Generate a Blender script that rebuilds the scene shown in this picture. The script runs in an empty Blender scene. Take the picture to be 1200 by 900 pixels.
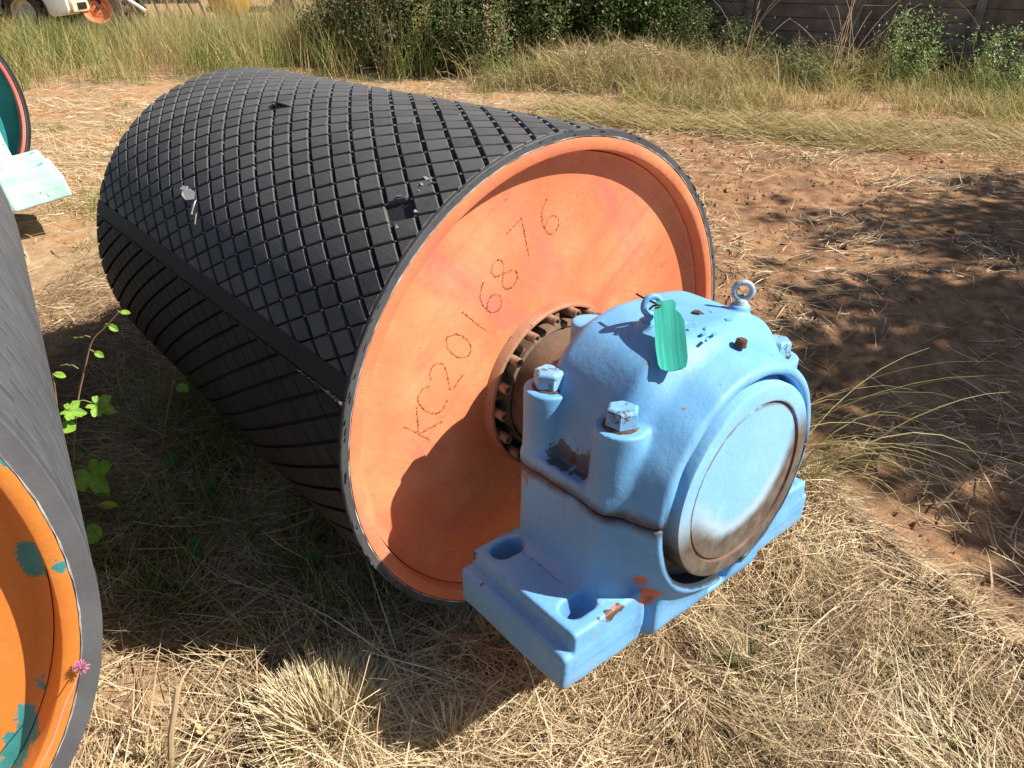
import bpy, bmesh, math, random
import numpy as np
from mathutils import Vector, Matrix
random.seed(7); rng = np.random.default_rng(7)
S = bpy.context.scene; COL = S.collection
R_ = math.radians; PI = math.pi

# ------------------------------------------------------------------ camera, sky, sun, exposure
CAM_H, PITCH, FPX = 1.6, R_(31.133), 843.55
cd = bpy.data.cameras.new('camera'); cam = bpy.data.objects.new('camera', cd); COL.objects.link(cam)
cam.location = (0, 0, CAM_H); cam.rotation_euler = (PI/2 - PITCH, 0, 0)
cd.sensor_width = 36; cd.lens = FPX/1200*36; cd.clip_start = .05; cd.clip_end = 3000
S.camera = cam
SUN_AZ, SUN_EL = R_(-9), R_(44)          # where the sun stands (azimuth from +x, counter-clockwise)
sd = Vector((math.cos(SUN_AZ)*math.cos(SUN_EL), math.sin(SUN_AZ)*math.cos(SUN_EL), math.sin(SUN_EL)))
wd = bpy.data.worlds.new('World'); S.world = wd; wd.use_nodes = True
sky = wd.node_tree.nodes.new('ShaderNodeTexSky'); sky.sky_type = 'NISHITA'; sky.sun_disc = False
sky.sun_elevation = SUN_EL; sky.sun_rotation = math.atan2(sd.x, sd.y)
wd.node_tree.links.new(sky.outputs[0], wd.node_tree.nodes['Background'].inputs[0])
wd.node_tree.nodes['Background'].inputs[1].default_value = .052
sl = bpy.data.lights.new('sun', 'SUN'); sl.energy = 5.0; sl.angle = R_(.5); sl.color = (1, .93, .82)
so = bpy.data.objects.new('sun', sl); COL.objects.link(so)
so.rotation_euler = sd.to_track_quat('Z', 'Y').to_euler()
S.view_settings.view_transform = 'Standard'; S.view_settings.look = 'None'
S.view_settings.exposure = .84; S.view_settings.gamma = 1

def ray(px, py):
    x = (px-600)/FPX; y = (450-py)/FPX; c, s = math.cos(PITCH), math.sin(PITCH)
    return Vector((x, c + y*s, -s + y*c))
def at(px, py, Y):                        # the world point at distance Y (world y) that the photograph shows there
    d = ray(px, py); return Vector((0, 0, CAM_H)) + d*(Y/d.y)
def gnd(px, py, z=0):
    d = ray(px, py); return Vector((0, 0, CAM_H)) + d*((z-CAM_H)/d.z)

# ------------------------------------------------------------------ node helpers
class NT:
    def __init__(s, name):
        s.m = bpy.data.materials.new(name); s.m.use_nodes = True; s.t = s.m.node_tree
        s.b = s.t.nodes['Principled BSDF']
    def n(s, kind, ins=None, **at_):
        o = s.t.nodes.new('ShaderNode'+kind)
        for k, v in at_.items(): setattr(o, k, v)
        for k, v in (ins or {}).items(): s.put(o.inputs[k], v)
        return o
    def put(s, sock, v):
        if isinstance(v, bpy.types.NodeSocket): s.t.links.new(v, sock)
        elif isinstance(v, bpy.types.Node): s.t.links.new(v.outputs[0], sock)
        else:
            if isinstance(v, (tuple, list)) and len(v) == 3 and sock.type == 'RGBA': v = (*v, 1)
            sock.default_value = v
    def co(s, kind='Object'): return s.n('TexCoord').outputs[kind]
    def noise(s, scale, detail=4, rough=.55, vec=None, dist=0):
        return s.n('TexNoise', {'Vector': vec if vec is not None else s.co(), 'Scale': scale, 'Detail': detail, 'Roughness': rough, 'Distortion': dist}).outputs[0]
    def ramp(s, fac, stops):
        o = s.n('ValToRGB', {'Fac': fac}); e = o.color_ramp.elements
        while len(e) < len(stops): e.new(.5)
        for el, (p, c) in zip(e, stops): el.position = p; el.color = (*c, 1) if len(c) == 3 else c
        return o.outputs[0]
    def mask(s, fac, lo, hi): return s.n('MapRange', {'Value': fac, 'From Min': lo, 'From Max': hi}, interpolation_type='SMOOTHSTEP').outputs[0]
    def mix(s, fac, a, b):
        o = s.n('Mix', data_type='RGBA'); s.put(o.inputs[0], fac); s.put(o.inputs[6], a); s.put(o.inputs[7], b); return o.outputs[2]
    def math(s, op, a, b=0., c=None):
        o = s.n('Math', operation=op); s.put(o.inputs[0], a); s.put(o.inputs[1], b)
        if c is not None: s.put(o.inputs[2], c)
        return o.outputs[0]
    def vscale(s, vec, sc):
        return s.n('Mapping', {'Vector': vec, 'Scale': sc}).outputs[0]
    def bump(s, h, strength=.4, dist=.005):
        s.put(s.b.inputs['Normal'], s.n('Bump', {'Height': h, 'Strength': strength, 'Distance': dist}).outputs[0])
    def out(s, col, rough=.6, spec=.4, metal=0.):
        s.put(s.b.inputs['Base Color'], col); s.put(s.b.inputs['Roughness'], rough)
        s.put(s.b.inputs['Specular IOR Level'], spec); s.put(s.b.inputs['Metallic'], metal); return s.m

def m_plain(name, c, rough=.6, spec=.4, metal=0., var=.25, scale=14, bump=.15):
    t = NT(name); n = t.noise(scale, 6)
    col = t.mix(t.mask(n, .3, .7), tuple(x*(1-var) for x in c), tuple(min(1, x*(1+var)) for x in c))
    t.bump(t.noise(scale*6, 4), bump, .002); return t.out(col, rough, spec, metal)

def m_paint(name, c1, c2, rust=(.13, .055, .03), rust_amt=.64, scale=3.0, grime=None):
    t = NT(name); co = t.co()
    big = t.mask(t.noise(scale, 5), .35, .65)
    col = t.mix(big, c1, c2)
    fine = t.noise(scale*25, 5, .7)
    col = t.mix(t.math('MULTIPLY', t.mask(fine, .45, .8), .25), col, tuple(x*.55 for x in c1))
    pale = t.mask(t.noise(scale*5, 6, .7), .58, .75)
    col = t.mix(t.math('MULTIPLY', pale, .3), col, tuple(min(1, x*1.35+.05) for x in c2))
    chips = t.math('MULTIPLY', t.mask(t.noise(scale*3.2, 3, .5), .55, .62), t.mask(t.noise(scale*13, 6, .75), rust_amt, rust_amt+.04))
    col = t.mix(chips, col, rust)
    if grime: col = grime(t, col)
    t.bump(t.math('ADD', t.math('ADD', t.math('MULTIPLY', t.noise(scale*24, 5, .6), .5), t.math('MULTIPLY', t.noise(scale*7, 4, .5), .8)), t.math('MULTIPLY', chips, -.8)), .42, .004)
    rough = t.math('ADD', .42, t.math('MULTIPLY', fine, .25))
    return t.out(col, rough, .45)

def m_rubber(name, c=(.050, .052, .056), dust=.5, streak=1):
    t = NT(name); co = t.co(); geo = t.n('NewGeometry')
    n = t.noise(6, 6, .65); f = t.noise(70, 5, .7)
    rnd = t.math('MULTIPLY', t.n('ObjectInfo').outputs['Random'], 1.5)
    col = t.mix(t.mask(n, .3, .7), tuple(x*.75 for x in c), tuple(x*1.35 for x in c))
    col = t.mix(t.math('MULTIPLY', rnd, .35), col, tuple(x*1.8 for x in c))
    col = t.mix(t.math('MULTIPLY', t.mask(f, .55, .8), dust), col, (.17, .14, .115))
    sc = t.noise(1, 6, .7, t.vscale(co, (160, 18, 160)))
    col = t.mix(t.math('MULTIPLY', t.mask(sc, .66, .72), .35*streak), col, (.2, .2, .2))
    t.bump(t.math('ADD', f, t.math('MULTIPLY', sc, float(streak))), .3, .0025)
    return t.out(col, t.math('ADD', .5, t.math('MULTIPLY', f, .3)), .3)

def m_blade(name, stops, transl=.25, rough=.6):
    t = NT(name); a = t.n('Attribute', attribute_name='tint').outputs['Fac']
    col = t.ramp(a, stops)
    col = t.mix(t.math('MULTIPLY', t.mask(t.noise(60, 3, .6), .4, .7), .3), col, t.mix(.5, col, (.2, .13, .07)))
    t.out(col, rough, .3)
    tr = t.n('BsdfTranslucent', {'Color': col}); mx = t.n('MixShader', {0: transl, 1: t.b.outputs[0], 2: tr.outputs[0]})
    t.t.links.new(mx.outputs[0], t.t.nodes['Material Output'].inputs[0]); return t.m

# ------------------------------------------------------------------ mesh helpers
def raw_mesh(name, V, polys, mats, smooth=False, tint=None, matidx=None):
    """V (n,3); polys: list of arrays with equal-length rows, or a list of lists"""
    me = bpy.data.meshes.new(name); V = np.asarray(V, np.float32)
    if isinstance(polys, np.ndarray): polys = [polys]
    if polys and isinstance(polys[0], np.ndarray):
        loops = np.concatenate([q.ravel() for q in polys]); cnt = np.concatenate([np.full(len(q), q.shape[1]) for q in polys])
    else:
        loops = np.array([i for q in polys for i in q]); cnt = np.array([len(q) for q in polys])
    me.vertices.add(len(V)); me.vertices.foreach_set('co', V.ravel())
    me.loops.add(len(loops)); me.loops.foreach_set('vertex_index', loops.astype(np.int32))
    me.polygons.add(len(cnt)); st = np.concatenate([[0], np.cumsum(cnt)[:-1]]).astype(np.int32)
    me.polygons.foreach_set('loop_start', st)
    for m in (mats if isinstance(mats, (list, tuple)) else [mats]): me.materials.append(m)
    if matidx is not None: me.polygons.foreach_set('material_index', np.asarray(matidx, np.int32))
    me.polygons.foreach_set('use_smooth', np.full(len(cnt), bool(smooth)))
    if tint is not None:
        at_ = me.attributes.new('tint', 'FLOAT', 'POINT'); at_.data.foreach_set('value', np.asarray(tint, np.float32))
    me.update(calc_edges=True); me.validate(); return me
def link(name, me, parent=None, loc=None, mat=None):
    o = bpy.data.objects.new(name, me); COL.objects.link(o)
    if parent is not None: o.parent = parent
    if mat is not None: o.matrix_local = mat
    elif loc is not None: o.location = loc
    return o
def tag(o, label=None, cat=None, group=None, kind=None):
    if label: o['label'] = label
    if cat: o['category'] = cat
    if group: o['group'] = group
    if kind: o['kind'] = kind
    return o
def empty(name, loc, mat3=None, rz=0):
    o = bpy.data.objects.new(name, None); COL.objects.link(o); o.empty_display_size = .2
    M = (mat3.to_4x4() if mat3 is not None else Matrix.Rotation(rz, 4, 'Z')); M.translation = Vector(loc)
    o.matrix_world = M; return o

class MB:
    """collects shapes, builds them as one mesh object"""
    def __init__(s): s.V = []; s.F = []; s.n = 0; s.M = Matrix(); s.T = []
    def add(s, V, F, tint=.5):
        V = [s.M @ Vector(v) for v in V]; s.V += [tuple(v) for v in V]
        s.F += [[i+s.n for i in f] for f in F]; s.n += len(V); s.T += [tint]*len(V)
    def box(s, c, size, bev=.0, rot=None, tint=.5):
        bm = bmesh.new(); bmesh.ops.create_cube(bm, size=1)
        bmesh.ops.scale(bm, vec=size, verts=bm.verts)
        if bev: bmesh.ops.bevel(bm, geom=bm.edges[:], offset=bev, segments=2, affect='EDGES', profile=.5)
        if rot is not None: bmesh.ops.transform(bm, matrix=rot.to_4x4(), verts=bm.verts)
        bmesh.ops.translate(bm, vec=c, verts=bm.verts); bm.verts.index_update()
        s.add([v.co for v in bm.verts], [[v.index for v in f.verts] for f in bm.faces], tint); bm.free()
    def lathe(s, prof, axis=1, seg=48, arc=None, close=False, jitter=0, tint=.5):
        """prof: [(radius, along)], turned about local axis y (1) or z (2) or x (0)"""
        V = []; F = []; n = len(prof); full = arc is None
        a0, a1 = arc or (0, 2*PI); m = seg if full else seg+1
        for i in range(m):
            t = a0+(a1-a0)*i/seg
            for r, h in prof:
                r2 = r + (random.uniform(-jitter, jitter) if jitter and r > .01 else 0)
                c, q = r2*math.cos(t), r2*math.sin(t)
                V.append((c, h, q) if axis == 1 else (c, q, h) if axis == 2 else (h, c, q))
        for i in range(seg):
            j = (i+1) % m
            for k in range(n-1 if not close else n):
                l = (k+1) % n
                F.append([i*n+k, i*n+l, j*n+l, j*n+k])
        s.add(V, F, tint)
    def cyl(s, p0, p1, r0, r1=None, seg=16, caps=True, hexa=False, tint=.5):
        r1 = r0 if r1 is None else r1; p0, p1 = Vector(p0), Vector(p1)
        q = (p1-p0).to_track_quat('Z', 'Y').to_matrix(); V = []; F = []
        if hexa: seg = 6
        for p, r in ((p0, r0), (p1, r1)):
            for i in range(seg): V.append(p + q @ Vector((r*math.cos(2*PI*i/seg), r*math.sin(2*PI*i/seg), 0)))
        for i in range(seg): F.append([i, (i+1) % seg, seg+(i+1) % seg, seg+i])
        if caps: F += [list(range(seg))[::-1], list(range(seg, 2*seg))]
        s.add(V, F, tint)
    def tube(s, pts, rad, seg=8, closed=False, tint=.5):
        pts = [Vector(p) for p in pts]; n = len(pts); rad = [rad]*n if not isinstance(rad, (list, tuple)) else rad
        V = []; F = []; ref = None
        for i, p in enumerate(pts):
            d = (pts[(i+1) % n]-pts[i-1]) if closed else pts[min(i+1, n-1)]-pts[max(i-1, 0)]
            d.normalize()
            if ref is None: ref = d.orthogonal().normalized()
            ref = (ref-d*ref.dot(d)).normalized(); b = d.cross(ref)
            for k in range(seg):
                t = 2*PI*k/seg; V.append(p+(ref*math.cos(t)+b*math.sin(t))*rad[i])
        for i in range(n if closed else n-1):
            j = (i+1) % n
            for k in range(seg): F.append([i*seg+k, i*seg+(k+1) % seg, j*seg+(k+1) % seg, j*seg+k])
        if not closed: F += [list(range(seg))[::-1], list(range((n-1)*seg, n*seg))]
        s.add(V, F, tint)
    def build(s, name, mat, parent=None, smooth=True, angle=35, loc=None, fix=True):
        me = raw_mesh(name, np.array(s.V), s.F, mat, smooth, s.T)
        if fix:
            bm = bmesh.new(); bm.from_mesh(me); bmesh.ops.recalc_face_normals(bm, faces=bm.faces); bm.to_mesh(me); bm.free()
        if smooth: me.set_sharp_from_angle(angle=R_(angle))
        return link(name, me, parent, loc)

# value noise for shapes laid out by code
_G = np.random.default_rng(3).random((64, 64))
def vnoise(x, y):
    x = np.asarray(x, float); y = np.asarray(y, float)
    xi = np.floor(x).astype(int); yi = np.floor(y).astype(int); fx = x-xi; fy = y-yi
    fx = fx*fx*(3-2*fx); fy = fy*fy*(3-2*fy); g = lambda a, b: _G[a % 64, b % 64]
    return (g(xi, yi)*(1-fx)+g(xi+1, yi)*fx)*(1-fy)+(g(xi, yi+1)*(1-fx)+g(xi+1, yi+1)*fx)*fy
def fbm(x, y, o=4):
    v = 0; a = .5
    for i in range(o): v = v+a*vnoise(np.asarray(x)*2**i+7*i, np.asarray(y)*2**i+3*i); a *= .5
    return v/(1-.5**o)

# ------------------------------------------------------------------ ground
BANK = [(.55, 3.3), (.92, 2.45), (1.02, 2.05), (1.18, 1.65), (1.36, 1.28), (1.62, .85), (1.9, .3)]
def bank_side(x, y):
    """signed distance to the rut's edge, positive on the driven-on side (right)"""
    x = np.asarray(x, float); y = np.asarray(y, float); best = np.full(x.shape, 9e9); sg = np.zeros(x.shape)
    for (ax_, ay), (bx, by) in zip(BANK[:-1], BANK[1:]):
        dx, dy = bx-ax_, by-ay; L2 = dx*dx+dy*dy; t = np.clip(((x-ax_)*dx+(y-ay)*dy)/L2, 0, 1)
        ex, ey = x-ax_-t*dx, y-ay-t*dy; d = np.hypot(ex, ey); s_ = np.sign(dx*(y-ay)-dy*(x-ax_))
        m = d < best; best = np.where(m, d, best); sg = np.where(m, s_, sg)
    return best*sg
def smooth01(t): t = np.clip(t, 0, 1); return t*t*(3-2*t)
def height(x, y):
    x = np.asarray(x, float); y = np.asarray(y, float)
    b = bank_side(x, y)+.05*(fbm(x*9, y*9)-.5)
    near = smooth01((4.2-y)/1.5)
    h = -.115*smooth01((b+.01)/.05)*near + .035*np.exp(-((b+.04)/.05)**2)*near*(.4+1.2*fbm(x*6, y*6)) - .05*np.exp(-((b-.075)/.035)**2)*near*fbm(x*8+3, y*8)
    h = h + .035*(fbm(x*1.3+5, y*1.3)-.5) + .022*(fbm(x*7, y*7)-.5) + .012*(fbm(x*26, y*26, 3)-.5)
    road = smooth01((b-.15)/.3)
    h = h + road*.018*np.sin((x*.55+y*.85)*9+2*fbm(x, y))*near + road*(.05*(fbm(x*2.6+9, y*4.2)-.5)+.03*(fbm(x*11, y*15)-.5))*smooth01((9.5-y)/2)
    h = h + .12*smooth01((y-9.5)/4)*fbm(x*.5, y*.5)
    return h
def axis_grid(lo, hi, step, far_lo, far_hi, g=1.18):
    mid = list(np.arange(lo, hi, step)); a = [mid[-1]]; d = step
    while a[-1] < far_hi: d *= g; a.append(a[-1]+d)
    b = [mid[0]]; d = step
    while b[-1] > far_lo: d *= g; b.append(b[-1]-d)
    return np.array(b[:0:-1]+mid+a[1:])
gx = axis_grid(-1.6, 2.9, .022, -900, 900, 1.06); gy = axis_grid(.6, 4.6, .022, -900, 900, 1.05)
X, Y = np.meshgrid(gx, gy); Z = height(X, Y); nx, ny = len(gx), len(gy)
I = np.arange(nx*ny).reshape(ny, nx)
Q = np.stack([I[:-1, :-1], I[:-1, 1:], I[1:, 1:], I[1:, :-1]], -1).reshape(-1, 4)
bs = bank_side(X, Y)
roadm = smooth01((bs-.02)/.12)*smooth01((9.0-Y+.8*(fbm(X*.8, Y*.8)-.5)*4)/1.2)
t = NT('soil'); co = t.co()
att = t.n('Attribute', attribute_name='tint').outputs['Fac']
n1 = t.noise(1.1, 6, .6); n2 = t.noise(9, 7, .65); n3 = t.noise(60, 6, .7)
streak = t.noise(1, 5, .7, t.vscale(t.n('Mapping', {'Vector': co, 'Rotation': (0, 0, .6)}).outputs[0], (9, 120, 1)), 1.5)
dry = t.mix(t.mask(n2, .32, .68), (.30, .185, .105), (.46, .31, .19))
dry = t.mix(t.math('MULTIPLY', t.mask(streak, .52, .66), .55), dry, (.50, .38, .23))
dry = t.mix(t.math('MULTIPLY', t.mask(n3, .55, .72), .5), dry, (.20, .12, .07))
orange = t.mix(t.mask(n2, .3, .7), (.36, .19, .09), (.47, .27, .14))
dry = t.mix(t.mask(n1, .5, .62), dry, orange)
road = t.mix(t.mask(n2, .3, .7), (.19, .10, .055), (.42, .245, .135)); road = t.mix(t.math('MULTIPLY', t.mask(n1, .50, .60), .6), road, (.16, .095, .06))
road = t.mix(t.math('MULTIPLY', t.mask(n3, .5, .75), .6), road, (.11, .065, .04))
hu = t.n('Attribute', attribute_name='soil_shade').outputs['Fac']; dry = t.mix(t.math('MULTIPLY', hu, .8), dry, t.mix(n2, (.05, .032, .022), (.13, .085, .055)))  # shade under the straw and between the drums, darkened into the soil colour
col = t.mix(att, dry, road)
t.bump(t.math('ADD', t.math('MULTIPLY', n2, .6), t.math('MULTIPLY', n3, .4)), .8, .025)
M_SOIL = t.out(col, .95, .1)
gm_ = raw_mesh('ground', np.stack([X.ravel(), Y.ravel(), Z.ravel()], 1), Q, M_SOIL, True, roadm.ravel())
shadem = smooth01((2.9-Y)/.5)*smooth01((.06-bs)/.08)*smooth01((X+1.0+.9*(fbm(X*3, Y*3)-.4))/.3)
shadem = shadem*(1-np.exp(-(((X+.90)/.2)**2+((Y-1.13)/.16)**2)**2))
shadem = np.maximum(shadem, smooth01((X+2.2)/.3)*smooth01((.1-X)/.3)*smooth01((Y-1.25)/.2)*smooth01((4.-Y)/.6))  # painted shade on the ground between the drums
ha = gm_.attributes.new('soil_shade', 'FLOAT', 'POINT'); ha.data.foreach_set('value', shadem.ravel().astype(np.float32))
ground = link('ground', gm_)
tag(ground, 'dry orange brown earth with a rutted track on the right', kind='structure')

# ------------------------------------------------------------------ materials
M_RUB = m_rubber('black_rubber', (.080, .078, .077), .35); M_RUBS = m_rubber('shade_darkened_rubber', (.017, .0165, .0165), .12); M_RUBD = m_rubber('dark_rubber', (.020, .020, .021), .15); M_RUBG = m_rubber('grey_rubber', (.080, .084, .092), .35, 0); M_RUBE = m_rubber('end_face_rubber', (.055, .057, .062), .35)  # M_RUBS carries the shade of the drum's lower side in its colour
def orange_grime(t, col):
    pk = t.mask(t.noise(2.2, 4, .6, t.vscale(t.n('Mapping', {'Vector': t.co(), 'Rotation': (0, R_(40), 0)}).outputs[0], (3.5, 1, .8))), .45, .7)
    col = t.mix(t.math('MULTIPLY', pk, .75), col, (.66, .16, .13))
    crack = t.n('TexVoronoi', {'Vector': t.vscale(t.n('Mapping', {'Vector': t.co(), 'Rotation': (0, R_(-35), 0)}).outputs[0], (30, 30, 95)), 'Scale': 1., 'Randomness': 1.}, feature='DISTANCE_TO_EDGE').outputs[0]
    scr = t.noise(1, 5, .7, t.vscale(t.n('Mapping', {'Vector': t.co(), 'Rotation': (0, R_(-38), 0)}).outputs[0], (6, 1, 150)))
    col = t.mix(t.math('MULTIPLY', t.mask(scr, .60, .70), .40), col, (.86, .46, .28))
    dust = t.mask(t.noise(9, 7, .75), .50, .75); col = t.mix(t.math('MULTIPLY', dust, .38), col, (.70, .37, .22))
    st = t.mask(t.noise(1, 6, .7, t.vscale(t.n('Mapping', {'Vector': t.co(), 'Rotation': (0, R_(35), 0)}).outputs[0], (2.2, 1, 22))), .52, .72); col = t.mix(t.math('MULTIPLY', st, .45), col, (.60, .12, .09))
    bl = t.mask(t.noise(14, 6, .75), .60, .70); col = t.mix(t.math('MULTIPLY', bl, .30), col, (.40, .13, .07))
    dots = t.mask(t.noise(75, 2, .5), .74, .78); col = t.mix(t.math('MULTIPLY', dots, .7), col, (.25, .07, .04))
    zone = t.mask(t.noise(3.1, 3), .48, .62)
    cr = t.math('MULTIPLY', t.math('SUBTRACT', 1., t.mask(crack, .0, .06)), t.math('MULTIPLY', zone, .6))
    return t.mix(cr, col, (.45, .13, .05))
M_ORANGE = m_paint('faded_orange_paint', (.68, .19, .085), (.80, .29, .135), rust=(.16, .05, .03), rust_amt=.70, scale=2.2, grime=orange_grime)
M_ORANGE2 = m_paint('orange_paint', (.72, .21, .035), (.80, .28, .06), rust_amt=.68, scale=2.4)
M_TEAL = m_paint('teal_paint', (.02, .24, .25), (.03, .33, .33), scale=3); M_TEALP = m_paint('pale_teal_paint', (.38, .66, .62), (.55, .76, .70), scale=4, rust_amt=.6)
M_PINK = m_paint('pink_paint', (.62, .17, .14), (.7, .26, .2), scale=5)
def blue_grime(t, col):
    sep = t.n('SeparateXYZ', {0: t.co()}); z = sep.outputs[2]; wob = t.noise(5, 6, .7)
    # grease that bled from the parting line at the left and front
    line = t.math('SUBTRACT', 1., t.mask(t.math('ABSOLUTE', t.math('ADD', z, t.math('MULTIPLY', t.math('SUBTRACT', wob, .5), .06))), .002, .026))
    left = t.mask(sep.outputs[0], -.20, -.26); fr = t.mask(sep.outputs[1], -.08, -.14)
    zone = t.math('MAXIMUM', t.math('MULTIPLY', left, t.mask(t.noise(5, 3, .6), .30, .42)), t.math('MULTIPLY', fr, t.mask(t.noise(7, 3, .6), .36, .48)))
    col = t.mix(t.math('MULTIPLY', t.math('MULTIPLY', line, zone), .92), col, t.mix(t.noise(30, 4), (.03, .02, .014), (.10, .065, .04)))
    run = t.mask(t.noise(1, 6, .7, t.vscale(t.co(), (38, 38, 5))), .54, .72); col = t.mix(t.math('MULTIPLY', run, .28), col, (.10, .17, .25))
    dus = t.mask(t.noise(6, 7, .75), .50, .72); col = t.mix(t.math('MULTIPLY', dus, .12), col, (.42, .48, .50))
    pit = t.mask(t.noise(95, 2, .5), .73, .76); col = t.mix(t.math('MULTIPLY', pit, .6), col, (.07, .06, .06))
    def patch(p, r, c, k=.05, sc=16, am=1.):
        nonlocal col
        d = t.n('VectorMath', {0: t.co(), 1: p}, operation='DISTANCE').outputs['Value']
        d = t.math('ADD', d, t.math('MULTIPLY', t.math('SUBTRACT', t.noise(sc, 6, .7), .5), k*2))
        col = t.mix(t.math('MULTIPLY', t.math('SUBTRACT', 1., t.mask(d, r-.003, r+.002)), am), col, c)
    O_ = (.62, .17, .09); B_ = (.10, .055, .04)
    for p, r in (((-.30, -.17, -.21), .011), ((-.36, -.172, -.232), .010), ((-.205, -.175, -.215), .032), ((-.225, -.165, -.17), .020), ((-.205, -.170, -.12), .028), ((-.18, -.178, -.20), .022)): patch(p, r*.8, O_, .045, 34)
    for p, r in (((-.345, -.165, -.205), .012), ((-.32, -.165, -.203), .013), ((-.44, -.165, -.205), .008), ((-.45, -.175, -.24), .007), ((-.44, .10, -.24), .008), ((-.16, -.19, .055), .011), ((-.425, .16, -.22), .010), ((-.42, -.02, -.30), .006), ((-.29, -.17, -.205), .010)): patch(p, r, B_)
    for p, r, k in (((-.255, -.03, .055), .040, .05), ((-.262, .03, .045), .036, .05), ((-.245, -.045, .03), .03, .04)): patch(p, r, (.055, .045, .038), k, 22, .85)
    # near-black over the lower half of the recess round the cover
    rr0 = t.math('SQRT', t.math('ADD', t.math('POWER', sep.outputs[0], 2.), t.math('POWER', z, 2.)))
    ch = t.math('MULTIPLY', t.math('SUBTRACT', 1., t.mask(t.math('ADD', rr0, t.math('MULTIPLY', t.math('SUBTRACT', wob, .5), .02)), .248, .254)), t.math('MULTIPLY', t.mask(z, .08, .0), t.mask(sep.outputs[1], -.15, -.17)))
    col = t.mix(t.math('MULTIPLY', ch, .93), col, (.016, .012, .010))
    edge = t.math('MULTIPLY', t.mask(z, -.29, -.345), t.mask(t.noise(6, 5, .7), .42, .6))
    col = t.mix(t.math('MULTIPLY', edge, .5), col, (.24, .20, .15))
    spots = t.mask(t.noise(16, 3, .6), .70, .71)
    return t.mix(t.math('MULTIPLY', spots, .8), col, (.30, .13, .07))
M_BLUE = m_paint('blue_cast_paint', (.125, .35, .64), (.17, .425, .73), rust=(.20, .09, .06), rust_amt=.66, scale=3.4, grime=blue_grime)
def cover_grime(t, col):
    sep = t.n('SeparateXYZ', {0: t.co()}); x, z = sep.outputs[0], sep.outputs[2]
    wob = t.math('MULTIPLY', t.math('SUBTRACT', t.noise(9, 5, .6), .5), .05)
    r = t.math('SQRT', t.math('ADD', t.math('POWER', t.math('ADD', x, .012), 2.), t.math('POWER', t.math('SUBTRACT', z, .055), 2.)))
    r = t.math('ADD', r, wob)
    g = t.math('MULTIPLY', t.mask(r, .150, .185), t.mask(t.math('SUBTRACT', z, t.math('MULTIPLY', x, .34)), .09, -.03))
    halo = t.math('MULTIPLY', t.math('MULTIPLY', t.mask(r, .118, .150), t.mask(z, .06, -.06)), .5); col = t.mix(halo, col, (.50, .56, .58))
    col = t.mix(g, col, t.mix(t.mask(t.noise(30, 5), .3, .7), (.085, .068, .055), (.155, .13, .11)))
    r0 = t.math('SQRT', t.math('ADD', t.math('POWER', x, 2.), t.math('POWER', z, 2.)))
    seam = t.math('MULTIPLY', t.mask(t.math('ABSOLUTE', t.math('ADD', t.math('SUBTRACT', r0, .180), t.math('MULTIPLY', wob, .25))), .009, .002), t.mask(t.noise(11, 5, .7), .38, .5))
    return t.mix(t.math('MULTIPLY', seam, .8), col, (.16, .08, .05))
M_COVER = m_paint('cover_paint', (.19, .45, .72), (.24, .50, .77), rust_amt=.74, scale=3, grime=cover_grime)
M_SHAFT = m_paint('rust_film_on_shaft', (.15, .095, .065), (.24, .16, .11), rust=(.10, .05, .03), rust_amt=.6, scale=5)
M_HUB = m_paint('rusty_orange_hub', (.40, .12, .06), (.36, .20, .12), rust=(.12, .06, .04), rust_amt=.55, scale=6)
M_RUST = m_plain('rusty_steel', (.12, .062, .04), .8, .3, .2, .5, 40, .5)
M_SCREW = m_plain('dusty_steel_screw', (.27, .185, .13), .6, .4, .4, .35, 60, .3)
M_DARK = m_plain('dark_grease_and_shade', (.018, .013, .011), .55, .4, 0, .4, 20, .3)
M_BOLT = m_paint('blue_bolt_paint', (.15, .36, .60), (.22, .44, .66), rust=(.08, .05, .035), rust_amt=.48, scale=14)
M_GALV = m_paint('worn_blue_grey_steel', (.30, .38, .44), (.42, .46, .50), rust=(.16, .09, .06), rust_amt=.55, scale=16)
M_GLUE = m_plain('pale_adhesive', (.34, .325, .32), .7, .3, 0, .7, 22)
M_WELD = m_plain('dark_weld_bead', (.34, .10, .05), .7, .3, 0, .4, 60)
M_TAG = NT('green_leather'); 
_c = M_TAG.mix(M_TAG.mask(M_TAG.noise(1, 4, .6, M_TAG.vscale(M_TAG.co(), (220, 6, 6))), .4, .65), (.03, .34, .27), (.06, .45, .36)); M_TAG = M_TAG.out(_c, .75, .2)
STRAW = [(0, (.17, .115, .065)), (.25, (.42, .30, .17)), (.5, (.62, .49, .31)), (.72, (.78, .67, .46)), (.9, (.42, .40, .15)), (1, (.20, .30, .06))]
M_STRAW = m_blade('dry_straw', STRAW, .15)
M_GREENG = m_blade('green_grass', [(0, (.50, .39, .20)), (.3, (.40, .35, .14)), (.6, (.22, .26, .07)), (1, (.085, .15, .035))], .3)
M_LEAF = m_blade('shrub_leaf', [(0, (.10, .10, .04)), (.5, (.05, .10, .025)), (.8, (.13, .22, .05)), (1, (.30, .28, .10))], .25, .45)
M_LEAFP = m_blade('pale_leaf', [(0, (.10, .20, .06)), (.5, (.22, .36, .12)), (1, (.36, .48, .22))], .3, .45)
M_WEED = m_blade('weed_leaf', [(0, (.07, .15, .03)), (.5, (.20, .40, .05)), (1, (.48, .48, .06))], .4, .4)
M_TWIG = m_blade('twig', [(0, (.12, .08, .05)), (.5, (.30, .20, .12)), (1, (.42, .32, .20))], 0)
M_STEM = m_blade('weed_stem', [(0, (.18, .25, .06)), (.5, (.38, .33, .14)), (1, (.42, .20, .15))], 0)
M_PETAL = m_plain('pink_petals', (.60, .24, .42), .7, .2, 0, .3, 80)
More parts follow.
